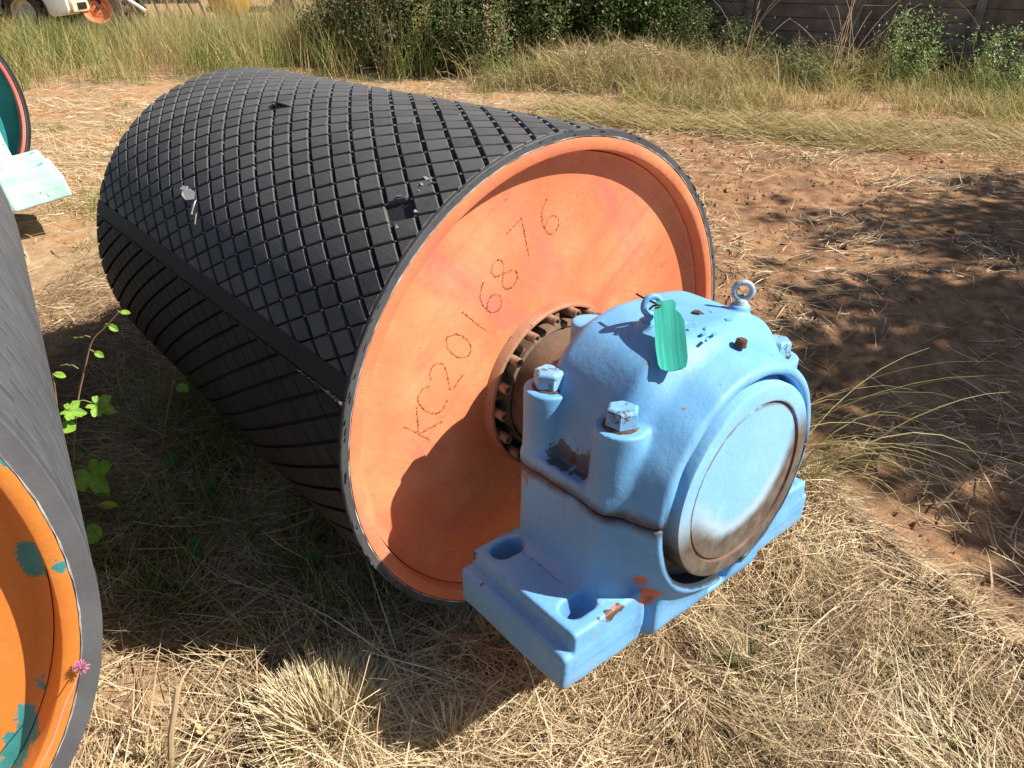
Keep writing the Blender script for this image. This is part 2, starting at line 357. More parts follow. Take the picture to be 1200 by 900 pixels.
M_BARK = m_plain('bark', (.14, .10, .07), .9, .1, 0, .4, 12, .8)

# ------------------------------------------------------------------ drum builder
C0 = Vector((.1338225, 1.5691381, .6362224)); A0 = Vector((-.6548663, .7551950, -.0288212)).normalized()
def drum_frame(C, a):
    ax = a.cross(Vector((0, 0, 1))).normalized(); az = ax.cross(a).normalized()
    return Matrix((ax, a, az)).transposed()
RAD = PI/180
def on_cyl(R, s, th): t = th*RAD; return (R*math.cos(t), s, R*math.sin(t))

def drum_steel(root, rl, rs, ri, rhub, L, dep, mats, hubmat, zoff):
    """steel shell, two end discs, hub ring with its clamping ring and screws; local y runs into the drum"""
    shell_m, disc_m = mats
    m = MB(); m.M = Matrix.Translation((0, 0, zoff))
    pr = [(rs, .004), (rs-.003, 0), (ri+.003, 0), (ri, .003), (ri-.006, dep+.004), (ri-.006, L-dep-.004), (ri, L-.003), (ri+.003, L), (rs-.003, L), (rs, L-.004)]
    m.lathe(pr, 1, 128, close=True); m.build('drum_shell', shell_m, root, angle=50)
    for k, (y0, sg) in enumerate(((dep, 1), (L-dep, -1))):
        m = MB(); m.M = Matrix.Translation((0, 0, zoff))
        m.lathe([(rhub-.01, y0-sg*.001), (rhub+.03, y0-sg*.001), (rhub+.06, y0), (ri-.03, y0), (ri-.016, y0-sg*.004), (ri-.0065, y0-sg*.014), (ri-.0065, y0+sg*.03), (rhub-.01, y0+sg*.03)], 1, 128, close=True)
        m.build('end_disc', disc_m, root, angle=50)
        if k: continue
        m = MB(); m.M = Matrix.Translation((0, 0, zoff))
        m.lathe([(rhub+.008, y0+.004), (rhub+.004, y0-.004), (rhub+.001, y0-.022), (rhub-.003, y0-.026), (rhub-.008, y0-.026), (rhub-.010, y0-.022), (rhub-.010, y0+.05)], 1, 96); hub = m.build('hub_ring', hubmat, root, angle=50)

def clamping(root, rin, rout, yface, ytip, n, zoff, a0=.0):
    m = MB(); m.M = Matrix.Translation((0, 0, zoff))
    m.lathe([(rin, yface+.05), (rin, yface-.006), (rin+.004, yface-.010), (rin+.012, yface-.008), (rin+.014, yface), (rin+.015, yface+.034)], 1, 96)
    m.lathe([(rout-.004, yface+.034), (rout-.004, yface-.004), (rout, yface-.006), (rout+.002, yface+.04)], 1, 96)
    ring = m.build('clamping_ring', M_SHAFT, root, angle=40)
    m = MB(); m.M = Matrix.Translation((0, 0, zoff)); m.lathe([(rin+.013, yface+.030), (rout-.002, yface+.030)], 1, 96); m.build('ring_floor', M_DARK, ring)  # near-black floor paints the shade in the pockets between the screws
    m = MB()
    m.lathe([(.0001, .006), (.0055, .006), (.0065, 0), (.0105, 0), (.0118, .002), (.0118, .07), (.0001, .07)], 1, 14)
    # web either side of the screw that leaves the dark pockets between
    sc = m.build('clamping_screw', M_SCREW, ring, angle=40)
    for i in range(n):
        o = sc if i == 0 else sc.copy()
        if i: COL.objects.link(o); o.parent = ring
        t = a0+2*PI*i/n; r = rout-.0130
        o.location = (r*math.cos(t), ytip, zoff+r*math.sin(t))
    m = MB(); m.box((rin+.5*(rout-rin)+.002, 0, 0), (rout-rin-.016, .024, .016), .004); web = m.build('ring_web', M_SHAFT, ring, angle=40)
    for i in range(n//2):
        o = web if i == 0 else web.copy()
        if i: COL.objects.link(o); o.parent = ring
        t = a0+2*PI*(2*i+.5)/n; o.rotation_euler = (0, -t, 0); o.location = (0, yface+.012, zoff)
    return ring

def clip(poly, f):                          # keep f(p) >= 0
    out = []
    for i in range(len(poly)):
        a, b = poly[i-1], poly[i]; fa, fb = f(a), f(b)
        if (fa >= 0) != (fb >= 0): k = fa/(fa-fb); out.append((a[0]+(b[0]-a[0])*k, a[1]+(b[1]-a[1])*k))
        if fb >= 0: out.append(b)
    return out
def inset(poly, d):
    cx = sum(p[0] for p in poly)/len(poly); cy = sum(p[1] for p in poly)/len(poly)
    return [(x+(cx-x)*d/max(.001, math.hypot(x-cx, y-cy)), y+(cy-y)*d/max(.001, math.hypot(x-cx, y-cy))) for x, y in poly]
def pad_mesh(poly, R0, R1, zoff, s0=0, t0=0, bev=.0022, tilt=0):
    """a rubber pad: poly in (s, t) metres on the unrolled drum (t = arc length, grows with the angle)"""
    n = len(poly); V = []; F = []
    rings = [(poly, R0), (poly, R1-bev), (inset(poly, bev*1.3), R1)]
    for pl, R in rings:
        for s_, t_ in pl:
            a = (t_-t0)/R1; V.append((R*math.cos(a), s_-s0, R*math.sin(a)+zoff))
    for k in range(2):
        for i in range(n): F.append([k*n+i, k*n+(i+1) % n, (k+1)*n+(i+1) % n, (k+1)*n+i])
    F.append(list(range(2*n, 3*n))); return V, F

def diamond_lagging(root, R, Rb, L, zoff, M3, C, n_parts=300):
    TM = R*RAD                                # metres of arc per degree
    A1, d1, k1 = 140.1, 5.893, -54.7; A2, d2, k2 = 94.2, 5.707, 50.5
    SEAM, BAND = 161.4, 156.4
    g1, g2 = .0046, .0026                      # half groove widths
    m = MB(); m.M = Matrix.Translation((0, 0, zoff))
    m.lathe([(Rb-.009, .004), (Rb, .004), (Rb, L-.0015), (Rb-.009, L-.0015)], 1, 160, close=True)
    m.build('lagging_base', M_RUBD, root, angle=60)
    th_lo, th_hi = -60., BAND
    # lattice corner where line i of family one meets line j of family two
    def corner(i, j): s_ = ((A2+d2*j)-(A1+d1*i))/(k1-k2); return s_, (A1+d1*i+k1*s_)
    n1 = math.hypot(1, k1*TM); n2 = math.hypot(1, k2*TM)
    full = None; pieces = []
    s00, t00 = corner(0, 0)
    def cell(i, j):
        lines = []
        c = [corner(i, j), corner(i+1, j), corner(i+1, j+1), corner(i, j+1)]
        P = [(s_, th*TM) for s_, th in c]
        for base, slope, g, nn in ((A1+d1*i, k1, g1, n1), (A1+d1*(i+1), k1, -g1, n1), (A2+d2*j, k2, g2, n2), (A2+d2*(j+1), k2, -g2, n2)):
            sg = 1 if g > 0 else -1
            P = clip(P, lambda p: sg*((p[1]-(base+slope*p[0])*TM)/nn)-abs(g))
            if len(P) < 3: return []
        return P
    rr = random.Random(5)
    for i in range(-50, 50):
        for j in range(-60, 50):
            s_, th = corner(i, j)
            if not (-.15 < s_ < L+.1 and th_lo-8 < th < th_hi+8): continue
            P = cell(i, j); n0 = [tuple(round(v, 5) for v in p) for p in P]
            P2 = clip(P, lambda p: p[0]-.0105) if P else P
            P2 = clip(P2, lambda p: L-p[0]) if P2 else P2
            P2 = clip(P2, lambda p: (th_hi*TM-p[1])) if P2 else P2
            P2 = clip(P2, lambda p: (p[1]-th_lo*TM)) if P2 else P2
            if len(P2) < 3: continue
            ar = abs(sum(P2[q-1][0]*P2[q][1]-P2[q][0]*P2[q-1][1] for q in range(len(P2)))/2)
            if ar < .00012: continue
            whole = [tuple(round(v, 5) for v in p) for p in P2] == n0
            cs = sum(p[0] for p in P2)/len(P2); ct = sum(p[1] for p in P2)/len(P2)
            loc = Vector(on_cyl(R, cs, ct/TM)); nrm = M3 @ Vector((loc.x, 0, loc.z)).normalized(); w = C + M3 @ loc
            v = Vector((0, 0, CAM_H))-w; vis = max(0, v.normalized().dot(nrm))*ar/v.length_squared
            pieces.append((vis, whole, i, j, s_, th, P2))
    pieces.sort(key=lambda q: -q[0])
    refs = []; cnt = 0; rest = MB()
    torn = {}
    for vis, whole, i, j, s_, th, P2 in pieces:
        # blocks the photograph shows torn away near the rim
        if abs(s_-.105) < .03 and 117 < th < 122.5: continue
        if cnt < n_parts:
            if whole:
                if len(refs) < 9:
                    k_ = len(refs); Pr = [(p[0]-s_, p[1]-th*TM) for p in P2]; jt = .0004+.00035*(k_ % 5)
                    Pr = [(a+rr.uniform(-jt, jt), b+rr.uniform(-jt, jt)) for a, b in Pr]
                    if k_ in (4, 7, 8):          # a corner torn off
                        q = rr.randrange(len(Pr)); a, b, c_ = Pr[q-1], Pr[q], Pr[(q+1) % len(Pr)]; f_ = rr.uniform(.10, .2)
                        Pr[q:q+1] = [(b[0]+(a[0]-b[0])*f_, b[1]+(a[1]-b[1])*f_), (b[0]+((a[0]+c_[0])/2-b[0])*f_*.8, b[1]+((a[1]+c_[1])/2-b[1])*f_*.8), (b[0]+(c_[0]-b[0])*f_, b[1]+(c_[1]-b[1])*f_)]
                    V, F = pad_mesh(Pr, Rb-.001, R, 0, 0, 0); refs.append(raw_mesh('lagging_block', np.array(V), F, M_RUB))
                me = refs[rr.choice((0, 1, 2, 3, 5, 6)) if rr.random() < .86 else rr.choice((4, 7, 8))] if len(refs) >= 9 else refs[-1]
                o = link('lagging_block', me, root)
                o.matrix_local = Matrix.Translation((0, s_, zoff)) @ Matrix.Rotation(-th*RAD, 4, 'Y') @ Matrix.Translation((rr.uniform(-.0008, .0003), rr.uniform(-.0006, .0006), 0))
            else:
                V, F = pad_mesh(P2, Rb-.001, R, zoff); link('lagging_block', raw_mesh('lagging_block', np.array(V), F, M_RUB), root)
            cnt += 1
        else:
            V, F = pad_mesh(P2, Rb-.001, R, zoff); rest.add(V, F)
    o = rest.build('lagging_blocks', M_RUB, root, smooth=False); o['kind'] = 'stuff'
    m = MB(); m.M = Matrix.Translation((0, 0, zoff))
    m.lathe([(Rb-.0085, .0002), (R-.0035, -.0004), (R-.0012, .0012), (R-.0010, .0098), (Rb-.001, .0108), (Rb-.0085, .0108)], 1, 220, close=True, jitter=.0007); m.build('edge_band', M_RUBE, root, angle=30)
    # smooth band, then wide strips between slanting grooves below the seam
    def patch(lo, hi, t0, t1, n, name, mat, Rt=R):
        V = []; F = []
        for q in range(n+1):
            th = t0+(t1-t0)*q/n; a, b = lo(th), hi(th); a, b = max(a, .0105), min(b, L)
            if b-a < .002: b = a+.0001
            for (s_, rad) in ((a, Rb-.001), (a, Rt-.0015), (a+.0018, Rt), (b-.0018, Rt), (b, Rt-.0015), (b, Rb-.001)):
                V.append((rad*math.cos(th*RAD), s_, rad*math.sin(th*RAD)+zoff))
        for q in range(n):
            for e in range(5): F.append([q*6+e, q*6+e+1, (q+1)*6+e+1, (q+1)*6+e])
        F.append([0, 1, 2, 3, 4, 5]); F.append([n*6+e for e in (5, 4, 3, 2, 1, 0)])
        return link(name, raw_mesh(name, np.array(V), F, mat), root)
    patch(lambda th: .0105, lambda th: L, BAND, SEAM-.5, 5, 'smooth_band', M_RUBS)
    sp = .1068; T1 = SEAM+140; low = []
    for k in range(-28, 17):
        b2 = 162.2-50*(.524+sp*k)
        for i in range(-5, 50):
            c = ((b2-(A1+d1*i))/(k1-50), 0); s_ = c[0]; th = b2+50*s_
            if not (-.3 < s_ < L+.3 and SEAM-25 < th < T1+25): continue
            P = [(s_-.25, (th-25)*TM), (s_+.25, (th-25)*TM), (s_+.25, (th+25)*TM), (s_-.25, (th+25)*TM)]; nn2 = math.hypot(1, 50*TM)
            for base, slope, g, nn in ((A1+d1*i, k1, .0013, n1), (A1+d1*(i+1), k1, -.0013, n1), (b2, 50, -.0042, nn2), (b2-50*sp, 50, .0042, nn2)):
                sg = 1 if g > 0 else -1; P = clip(P, lambda p: sg*((p[1]-(base+slope*p[0])*TM)/nn)-abs(g)) if len(P) > 2 else []
            for f_ in (lambda p: p[0]-.0105, lambda p: L-p[0], lambda p: p[1]-SEAM*TM, lambda p: T1*TM-p[1]): P = clip(P, f_) if len(P) > 2 else []
            if len(P) < 3: continue
            ar = abs(sum(P[q-1][0]*P[q][1]-P[q][0]*P[q-1][1] for q in range(len(P)))/2)
            if ar < .0001: continue
            cs = sum(p[0] for p in P)/len(P); ct = sum(p[1] for p in P)/len(P); loc = Vector(on_cyl(R, cs, ct/TM)); nrm = M3 @ Vector((loc.x, 0, loc.z)).normalized(); w = C + M3 @ loc
            v = Vector((0, 0, CAM_H))-w; low.append((max(0, v.normalized().dot(nrm))*ar/v.length_squared, P))
    low.sort(key=lambda q: -q[0]); rest = MB()
    for q, (vis, P) in enumerate(low):
        V, F = pad_mesh(P, Rb-.001, R, zoff, bev=.0014)
        if q < 150: link('lagging_pad', raw_mesh('lagging_pad', np.array(V), F, M_RUBS), root)
        else: rest.add(V, F)
    rest.build('lagging_pads', M_RUBS, root, smooth=False)['kind'] = 'stuff'
    # ragged seam with pale adhesive squeezed out
    m = MB(); rr = random.Random(3); pts = []; rad = []
    for q in range(61):
        s_ = L*q/60; pts.append(Vector((on_cyl(R+.0005, s_, SEAM-.2+rr.uniform(-.2, .2))))+Vector((0, 0, zoff))); rad.append(rr.uniform(.001, .0032))
    m.tube(pts, rad, 5); m.build('lagging_seam', M_RUBD, root)
    m = MB(); pts = []; rad = []
    for q in range(26):
        s_ = .008+.19*q/25; w = (1-q/26)
        pts.append(Vector(on_cyl(R+.0012, s_, SEAM-.1+rr.uniform(-.25, .25)))+Vector((0, 0, zoff))); rad.append(.0012+.0045*w*rr.uniform(.3, 1) if s_ < .07 else rr.uniform(.0004, .0016))
    m.tube(pts, rad, 6); m.build('squeezed_adhesive', M_GLUE, root)
    # little rubber burrs where the grooves cross
    m = MB(); rr = random.Random(9)
    for i in range(-30, 30):
        for j in range(-40, 30):
            s_, th = corner(i, j)
            if not (.015 < s_ < L-.02 and 40 < th < 152): continue
            if rr.random() < .12: continue
            p = Vector(on_cyl(R-.003, s_+rr.uniform(-.0015, .0015), th)); ex = Vector((-math.sin(th*RAD), 0, math.cos(th*RAD))); e2 = (ex*.55+Vector((0, 1, 0))*.8).normalized()
            nr = Vector((math.cos(th*RAD), 0, math.sin(th*RAD))); w = rr.uniform(.003, .0048); h = rr.uniform(.0012, .0024)
            p = p+Vector((0, 0, zoff)); e3 = e2.cross(nr)
            V = [p-e2*w-e3*h*.6, p+e2*w-e3*h*.6, p+e2*w*.8+e3*h*.5+nr*.0028, p-e2*w*.8+e3*h*.5+nr*.0028, p-e2*w+e3*h, p+e2*w+e3*h]
            m.add(V, [[0, 1, 2, 3], [3, 2, 5, 4]])
    o = m.build('moulding_burrs', M_RUBG2, root, smooth=False, fix=False); o['kind'] = 'stuff'
    # ragged inner face of the lagging at the rim, torn flaps
    m = MB(); m.M = Matrix.Translation((0, 0, zoff)); rr = random.Random(12)
    for q in range(240):
        th = q*1.5+rr.uniform(-.4, .4)
        if rr.random() < .5: continue
        p = Vector(on_cyl(rr.uniform(Rb-.004, R-.001), -.0006, th)); e = Vector((-math.sin(th*RAD), 0, math.cos(th*RAD))); nr = Vector((math.cos(th*RAD), 0, math.sin(th*RAD)))
        w = rr.uniform(.003, .011); h = rr.uniform(.0012, .004); o_ = rr.uniform(.0005, .004)
        m.add([p-e*w, p+e*w, p+e*w*.6+nr*h-Vector((0, o_, 0)), p-e*w*.7+nr*h*rr.uniform(.4, 1)-Vector((0, o_, 0))], [[0, 1, 2, 3]])
    m.build('frayed_edge', M_RUBE, root, smooth=False, fix=False)['kind'] = 'stuff'
    m = MB(); m.M = Matrix.Translation((0, 0, zoff)); m.lathe([(Rb-.0088, -.0006), (Rb-.0070, -.0012), (Rb-.0062, .001)], 1, 200, jitter=.0010); m.build('adhesive_line', M_GLUE, root)
    def flap(s_, th, pts, name='torn_flap', mat=None):
        p = Vector(on_cyl(R, s_, th))+Vector((0, 0, zoff)); ex = Vector((-math.sin(th*RAD), 0, math.cos(th*RAD))); nr = Vector((math.cos(th*RAD), 0, math.sin(th*RAD))); ey = Vector((0, 1, 0))
        m = MB(); V = [p+ey*a+ex*b+nr*c for a, b, c in pts]; n = len(V); V += [v-nr*.003 for v in V]
        m.add(V, [list(range(n)), list(range(2*n-1, n-1, -1))]+[[i, (i+1) % n, n+(i+1) % n, n+i] for i in range(n)]); m.build(name, mat or M_RUBG2, root, smooth=False)
    flap(1.0, 141.0, [(-.030, .006, .0), (-.006, .020, .010), (.022, .012, .016), (.038, .0, .012), (.022, -.014, .004), (-.012, -.012, .0)])
    flap(1.045, 140.2, [(-.012, .004, .008), (.012, .010, .014), (.024, -.004, .006), (.0, -.008, .003)])
    flap(.93, 142.8, [(-.006, .026, .010), (.005, .024, .004), (.012, .004, .011), (.006, -.014, .010), (-.004, -.006, .013)], mat=M_GLUE)
    flap(.90, 145.5, [(-.012, .015, .006), (.008, .010, .002), (.012, -.012, .010), (-.008, -.014, .012)])
    flap(.98, 107.4, [(-.05, 0, .001), (-.01, .014, .014), (.035, .010, .012), (.05, -.004, .003), (.0, -.008, .0)], mat=M_RUBD)
    for (a, b) in ((.105, 120), (.107, 118.6), (.085, 117.5), (.12, 117.0), (.135, 122.6), (.062, 124.4), (.075, 128.5)):
        flap(a, b, [(rr.uniform(-.016, -.006), rr.uniform(-.010, 0), -.004), (rr.uniform(-.005, .006), .008, rr.uniform(.001, .006)), (rr.uniform(.006, .014), rr.uniform(-.004, .006), rr.uniform(-.002, .003)), (0, -.009, -.006)])

M_RUBG2 = m_rubber('scuffed_rubber', (.19, .19, .195), .7)

def slot_lagging(root, R, Rb, L, zoff, mat):
    """grey lagging with short staggered slots running round the drum"""
    rows = int(L/.072); per = int(2*PI*R/.105); slot = .55
    V = []; F = []; gap = .028
    m = MB(); m.M = Matrix.Translation((0, 0, zoff)); m.lathe([(Rb-.012, .003), (Rb, .003), (Rb, L-.003), (Rb-.012, L-.003)], 1, 128, close=True); m.build('lagging_base', M_RUBD, root)
    V = []; F = []; n = 0
    def quad_ring(s0, s1, a0, a1, seg, sides=False):
        nonlocal n
        for q in range(seg+1):
            a = a0+(a1-a0)*q/seg; c, s_ = math.cos(a), math.sin(a)
            for (y, r) in ((s0, Rb-.001), (s0, R-.001), (s0+.001, R), (s1-.001, R), (s1, R-.001), (s1, Rb-.001)): V.append((r*c, y, r*s_+zoff))
        for q in range(seg):
            for e in range(5): F.append([n+q*6+e, n+q*6+e+1, n+(q+1)*6+e+1, n+(q+1)*6+e])
        if sides: F.append([n+e for e in range(6)]); F.append([n+seg*6+e for e in range(5, -1, -1)])
        n += (seg+1)*6
    for i in range(rows):
        s0 = L*i/rows; s1 = L*(i+1)/rows
        quad_ring(s0, s1-gap, 0, 2*PI, per*2)
        if i == rows-1: continue
        for k in range(per):
            a0 = 2*PI*(k+(.5 if i % 2 else 0))/per; quad_ring(s1-gap-.001, s1+.001, a0, a0+2*PI/per*(1-slot), 2, True)
    link('lagging', raw_mesh('lagging', np.array(V), F, mat), root)
    m = MB(); m.M = Matrix.Translation((0, 0, zoff)); rr = random.Random(2)
    m.lathe([(Rb-.009, .001), (R-.005, .0), (R-.001, .003), (R+.0002, .010), (R+.0003, .026)], 1, 110, jitter=.0016); m.build('lagging_end_face', M_RUBE, root)

def slanted_text(root, y, zoff):
    G = {'K': [[(0, 0), (0, 1)], [(.55, 1), (0, .45), (.55, 0)]], 'C': [[(.55, .85), (.4, 1), (.1, .95), (0, .6), (0, .3), (.15, .02), (.5, .08)]],
         '2': [[(0, .8), (.15, 1), (.45, .98), (.5, .7), (.3, .4), (0, .02), (.55, 0)]], '0': [[(.25, 1), (.03, .75), (.03, .25), (.25, 0), (.5, .22), (.52, .75), (.25, 1)]],
         '1': [[(.25, 1), (.25, 0)]], '6': [[(.5, .95), (.2, .85), (.02, .45), (.1, .08), (.35, 0), (.55, .22), (.45, .48), (.2, .5), (.04, .35)]],
         '8': [[(.27, .52), (.05, .7), (.12, .95), (.42, .97), (.5, .72), (.27, .52), (.0, .32), (.08, .04), (.45, 0), (.57, .28), (.27, .52)]],
         '7': [[(0, 1), (.55, 1), (.2, 0)]]}
    spots = [('K', -.400, .048), ('C', -.372, .096), ('2', -.333, .146), ('0', -.288, .206), ('1', -.240, .252), ('6', -.198, .292), ('8', -.152, .340), ('7', -.095, .405), ('6', -.016, .438)]
    m = MB(); rr = random.Random(4)
    for k, (ch, cx, cz) in enumerate(spots):
        upa = R_(134) if k < 7 else R_(122); up = (math.cos(upa), math.sin(upa)); rt = (up[1], -up[0]); H_ = .092
        for st in G[ch]:
            if len(st) > 4:                 # round the drawn strokes
                Q_ = [st[0]]
                for a, b, c in zip(st[:-2], st[1:-1], st[2:]): Q_ += [((a[0]+b[0])*.25+b[0]*.5, (a[1]+b[1])*.25+b[1]*.5), ((c[0]+b[0])*.25+b[0]*.5, (c[1]+b[1])*.25+b[1]*.5)]
                st = Q_+[st[-1]]
            P = [(cx+((u-.27)*rt[0]+(v-.5)*up[0])*H_, cz+((u-.27)*rt[1]+(v-.5)*up[1])*H_) for u, v in st]
            
            for (a, b) in zip(P[:-1], P[1:]):
                d = math.dist(a, b); nn = max(1, int(d/.0036))
                m.tube([Vector((q[0]+rr.uniform(-.0007, .0007), y+.0003, q[1]+zoff)) for q in (a, b)], .00075, 4)
                for q in range(nn):
                    if rr.random() < .13: continue
                    u = (q+rr.uniform(.1, .9))/nn; r = rr.uniform(.0010, .0030)
                    p = Vector((a[0]+(b[0]-a[0])*u+rr.uniform(-.001, .001), y-.0002, a[1]+(b[1]-a[1])*u+zoff+rr.uniform(-.001, .001)))
                    m.add([p+Vector((r, 0, 0)), p+Vector((0, 0, r)), p-Vector((r, 0, 0)), p-Vector((0, 0, r)), p-Vector((0, r*.8, 0))], [[0, 1, 4], [1, 2, 4], [2, 3, 4], [3, 0, 4]])
                    if rr.random() < .5:
                        m.add([p+Vector((r*1.8, -.0002, .0006)), p+Vector((.0005, -.0003, r*1.2)), p-Vector((r*1.4, .0002, -.0004))], [[0, 1, 2]])
    m.build('weld_lettering', M_WELD, root, smooth=False)

# main drum
M3 = drum_frame(C0, A0); RL, LL, DEP = .6365, 1.77, .047; ZO = RL
base0 = C0 - M3.col[2]*RL
pulley = tag(empty('conveyor_pulley', base0, M3), 'large drum with diamond patterned black rubber, orange end disc and blue bearing housing', 'conveyor pulley', 'rubber covered pulleys lying on the ground')
drum_steel(pulley, .6275, .6185, .588, .222, LL, DEP, (M_ORANGE, M_ORANGE), M_HUB, ZO)
diamond_lagging(pulley, RL, .6265, LL, ZO, M3, C0)
slanted_text(pulley, DEP, ZO)
clamping(pulley, .160, .2155, .032, -.004, 18, ZO, R_(-1))
m = MB(); m.lathe([(.158, .3), (.158, -.10), (.150, -.105), (.150, -.22)], 1, 96); sh = m.build('shaft', M_SHAFT, pulley, angle=40); sh.location = (0, 0, ZO)
m = MB(); m.M = Matrix.Translation((0, 0, ZO)); m.lathe([(.0, LL+.5), (.13, LL+.5), (.14, LL+.49), (.14, LL-.15)], 1, 48); m.build('shaft_end', M_SHAFT, pulley)

# ------------------------------------------------------------------ bearing housing (cast shapes as smooth unions)
def sdf_mesh(name, f, lo, hi, h, mat):
    ax_ = [np.arange(a, b+h, h) for a, b in zip(lo, hi)]
    P = np.meshgrid(*ax_, indexing='ij'); D = f(*P).astype(np.float32)
    s_ = D < 0; nx_, ny_, nz_ = D.shape
    acc = np.zeros((nx_-1, ny_-1, nz_-1, 3), np.float32); cnt = np.zeros((nx_-1, ny_-1, nz_-1), np.int32)
    cs = [(i, j, k) for i in (0, 1) for j in (0, 1) for k in (0, 1)]
    sl_ = lambda c: tuple(slice(o, (n-1+o)) for o, n in zip(c, D.shape))
    for a in cs:
        for d in range(3):
            if a[d] == 1: continue
            b = list(a); b[d] = 1; b = tuple(b); A, B = D[sl_(a)], D[sl_(b)]; m_ = (A < 0) != (B < 0)
            t_ = np.where(m_, A/np.where(m_, A-B, 1), 0)
            for e in range(3): acc[..., e] += np.where(m_, a[e]+(t_ if e == d else 0), 0)
            cnt += m_
    act = cnt > 0; idx = -np.ones(cnt.shape, np.int64); idx[act] = np.arange(act.sum())
    cell = np.argwhere(act); V = (cell+acc[act]/cnt[act][:, None])*h+np.array(lo)
    quads = []
    for d in range(3):
        e = [0, 0, 0]; e[d] = 1
        A = D[tuple(slice(0, n-o) for n, o in zip(D.shape, e))]; B = D[tuple(slice(o, n) for n, o in zip(D.shape, e))]
        m_ = (A < 0) != (B < 0); w = np.argwhere(m_); u, v = [(1, 2), (2, 0), (0, 1)][d]
        ok = (w[:, u] > 0) & (w[:, v] > 0) & (w[:, u] < D.shape[u]-1) & (w[:, v] < D.shape[v]-1); w = w[ok]
        def I_(du, dv): q = w.copy(); q[:, u] -= du; q[:, v] -= dv; return idx[q[:, 0], q[:, 1], q[:, 2]]
        qd = np.stack([I_(1, 1), I_(0, 1), I_(0, 0), I_(1, 0)], 1)
        fl = A[w[:, 0], w[:, 1], w[:, 2]] < 0; qd[~fl] = qd[~fl][:, ::-1]; quads.append(qd)
    V[:, 1] *= -1; Qd = np.concatenate(quads)[:, ::-1]           # housing's outward direction is local -y
    return raw_mesh(name, V, Qd, mat, True)
def sbox(x, y, z, c, hs, r=.01):
    q = [np.abs(v-c_)-(h_-r) for v, c_, h_ in zip((x, y, z), c, hs)]
    return np.sqrt(sum(np.maximum(v, 0)**2 for v in q))+np.minimum(np.maximum(np.maximum(q[0], q[1]), q[2]), 0)-r
def scyl(a, b, h, r, h0, h1, rd=.01):        # a, b across; h along
    d = np.hypot(a, b)-(r-rd); e = np.abs(h-(h0+h1)/2)-((h1-h0)/2-rd)
    return np.hypot(np.maximum(d, 0), np.maximum(e, 0))+np.minimum(np.maximum(d, e), 0)-rd
def scone(x, y, z, r0=.294, y0=.125, sl=.38, y1=.221, rd=.010):
    d = (np.hypot(x, z)-(r0-sl*np.maximum(y-y0, 0)-rd))*.94; e = np.abs(y-(y1+.06)/2)-((y1-.06)/2-rd)
    return np.hypot(np.maximum(d, 0), np.maximum(e, 0))+np.minimum(np.maximum(d, e), 0)-rd
def smin(a, b, k): q = np.clip(.5+.5*(b-a)/k, 0, 1); return b+(a-b)*q-k*q*(1-q)
def smax(a, b, k): return -smin(-a, -b, k)
BX, BY, BZ = .256, .100, .176
def f_base(x, y, z):
    d = sbox(x, y, z, (0, 0, -.296), (.440, .170, .046), .010)
    d = smin(d, sbox(x, y, z, (0, .006, -.25), (.416, .164, .047), .007), .005)
    d = smin(d, sbox(x, y, z, (0, -.004, -.10), (.308, .124, .16), .02), .035)
    for sx in (-1, 1):
        for sy in (-1, 1): d = smin(d, scyl(x-sx*BX, y-sy*BY, z, .047, -.30, .04), .02)
    d = smin(d, scone(x, y, z, .296), .03)
    d = smin(d, sbox(x, y, z, (0, .10, -.24), (.205, .090, .098), .03), .04)
    d = smax(d, -scyl(x, z+.004, y, .243, .165, .3, .004), .009)
    for gx_ in (-.205, .215): d = smax(d, -sbox(x, y, z, (gx_, .20, -.29), (.008, .035, .07), .004), .012)
    d = smax(d, -sbox(x, y, z, (.03, .20, -.272), (.035, .03, .045), .01), .012)
    for sx in (-1, 1):
        for sy in (-1, 1):
            a = np.hypot(np.maximum(np.abs(x-sx*.352)-.014, 0), y-sy*.112)-.0265
            d = smax(d, -np.maximum(a, -(z+.36)), .006)
    d = np.maximum(d, z+.0015)
    d = d+.0011*np.sin(x*41+y*23)*np.sin(z*37+x*19)
    return d
def f_cap(x, y, z):
    se = ((np.abs(x)/.270)**3.0+(np.maximum(z, 0)/.315)**3.0+1e-9)**(1/3.0)
    dd_ = (se-1)*.29+.045; ee = np.abs(y-.0015)-(.1265-.045)
    d = np.hypot(np.maximum(dd_, 0), np.maximum(ee, 0))+np.minimum(np.maximum(dd_, ee), 0)-.045
    d = smin(d, sbox(x, y, z, (0, -.004, .010), (.308, .124, .026), .006), .010)
    d = smin(d, scone(x, y, z), .028)
    for sx in (-1, 1):
        for sy in (-1, 1):
            bo = np.minimum(scyl(x-sx*BX, y-sy*BY, z, .052, -.05, BZ, .003), sbox(x, y, z, (sx*(BX-.045), sy*BY, .06), (.055, .040, BZ-.06), .003))
            d = smin(d, bo, .012)
    d = smin(d, scyl(x+.085, y+.150, z, .047, .10, .262, .006), .03)          # lifting lug, flat on top
    for ex, ey in ((-.10, .018), (.12, .077)): d = smin(d, scyl(x-ex, y-ey, z, .021, .2, .322, .003), .012)
    d = smax(d, -scyl(x, z, y, .2375, .165, .3, .004), .009)
    d = np.maximum(d, .0015-z)
    d = d+.0011*np.sin(x*43+y*21)*np.sin(z*39+x*17)
    return d
HC = Vector((.3344215, 1.3378063, .6450510)); HU = Vector((.7686322, .6372104, -.0562798)); HN = Vector((.6395548, -.7673034, .0470637))
H3 = Matrix((HU, -HN, HU.cross(-HN))).transposed().to_4x4(); H3.translation = HC
hbase_me = sdf_mesh('bearing_housing', f_base, (-.47, -.2, -.37), (.47, .24, .02), .0048, M_BLUE)
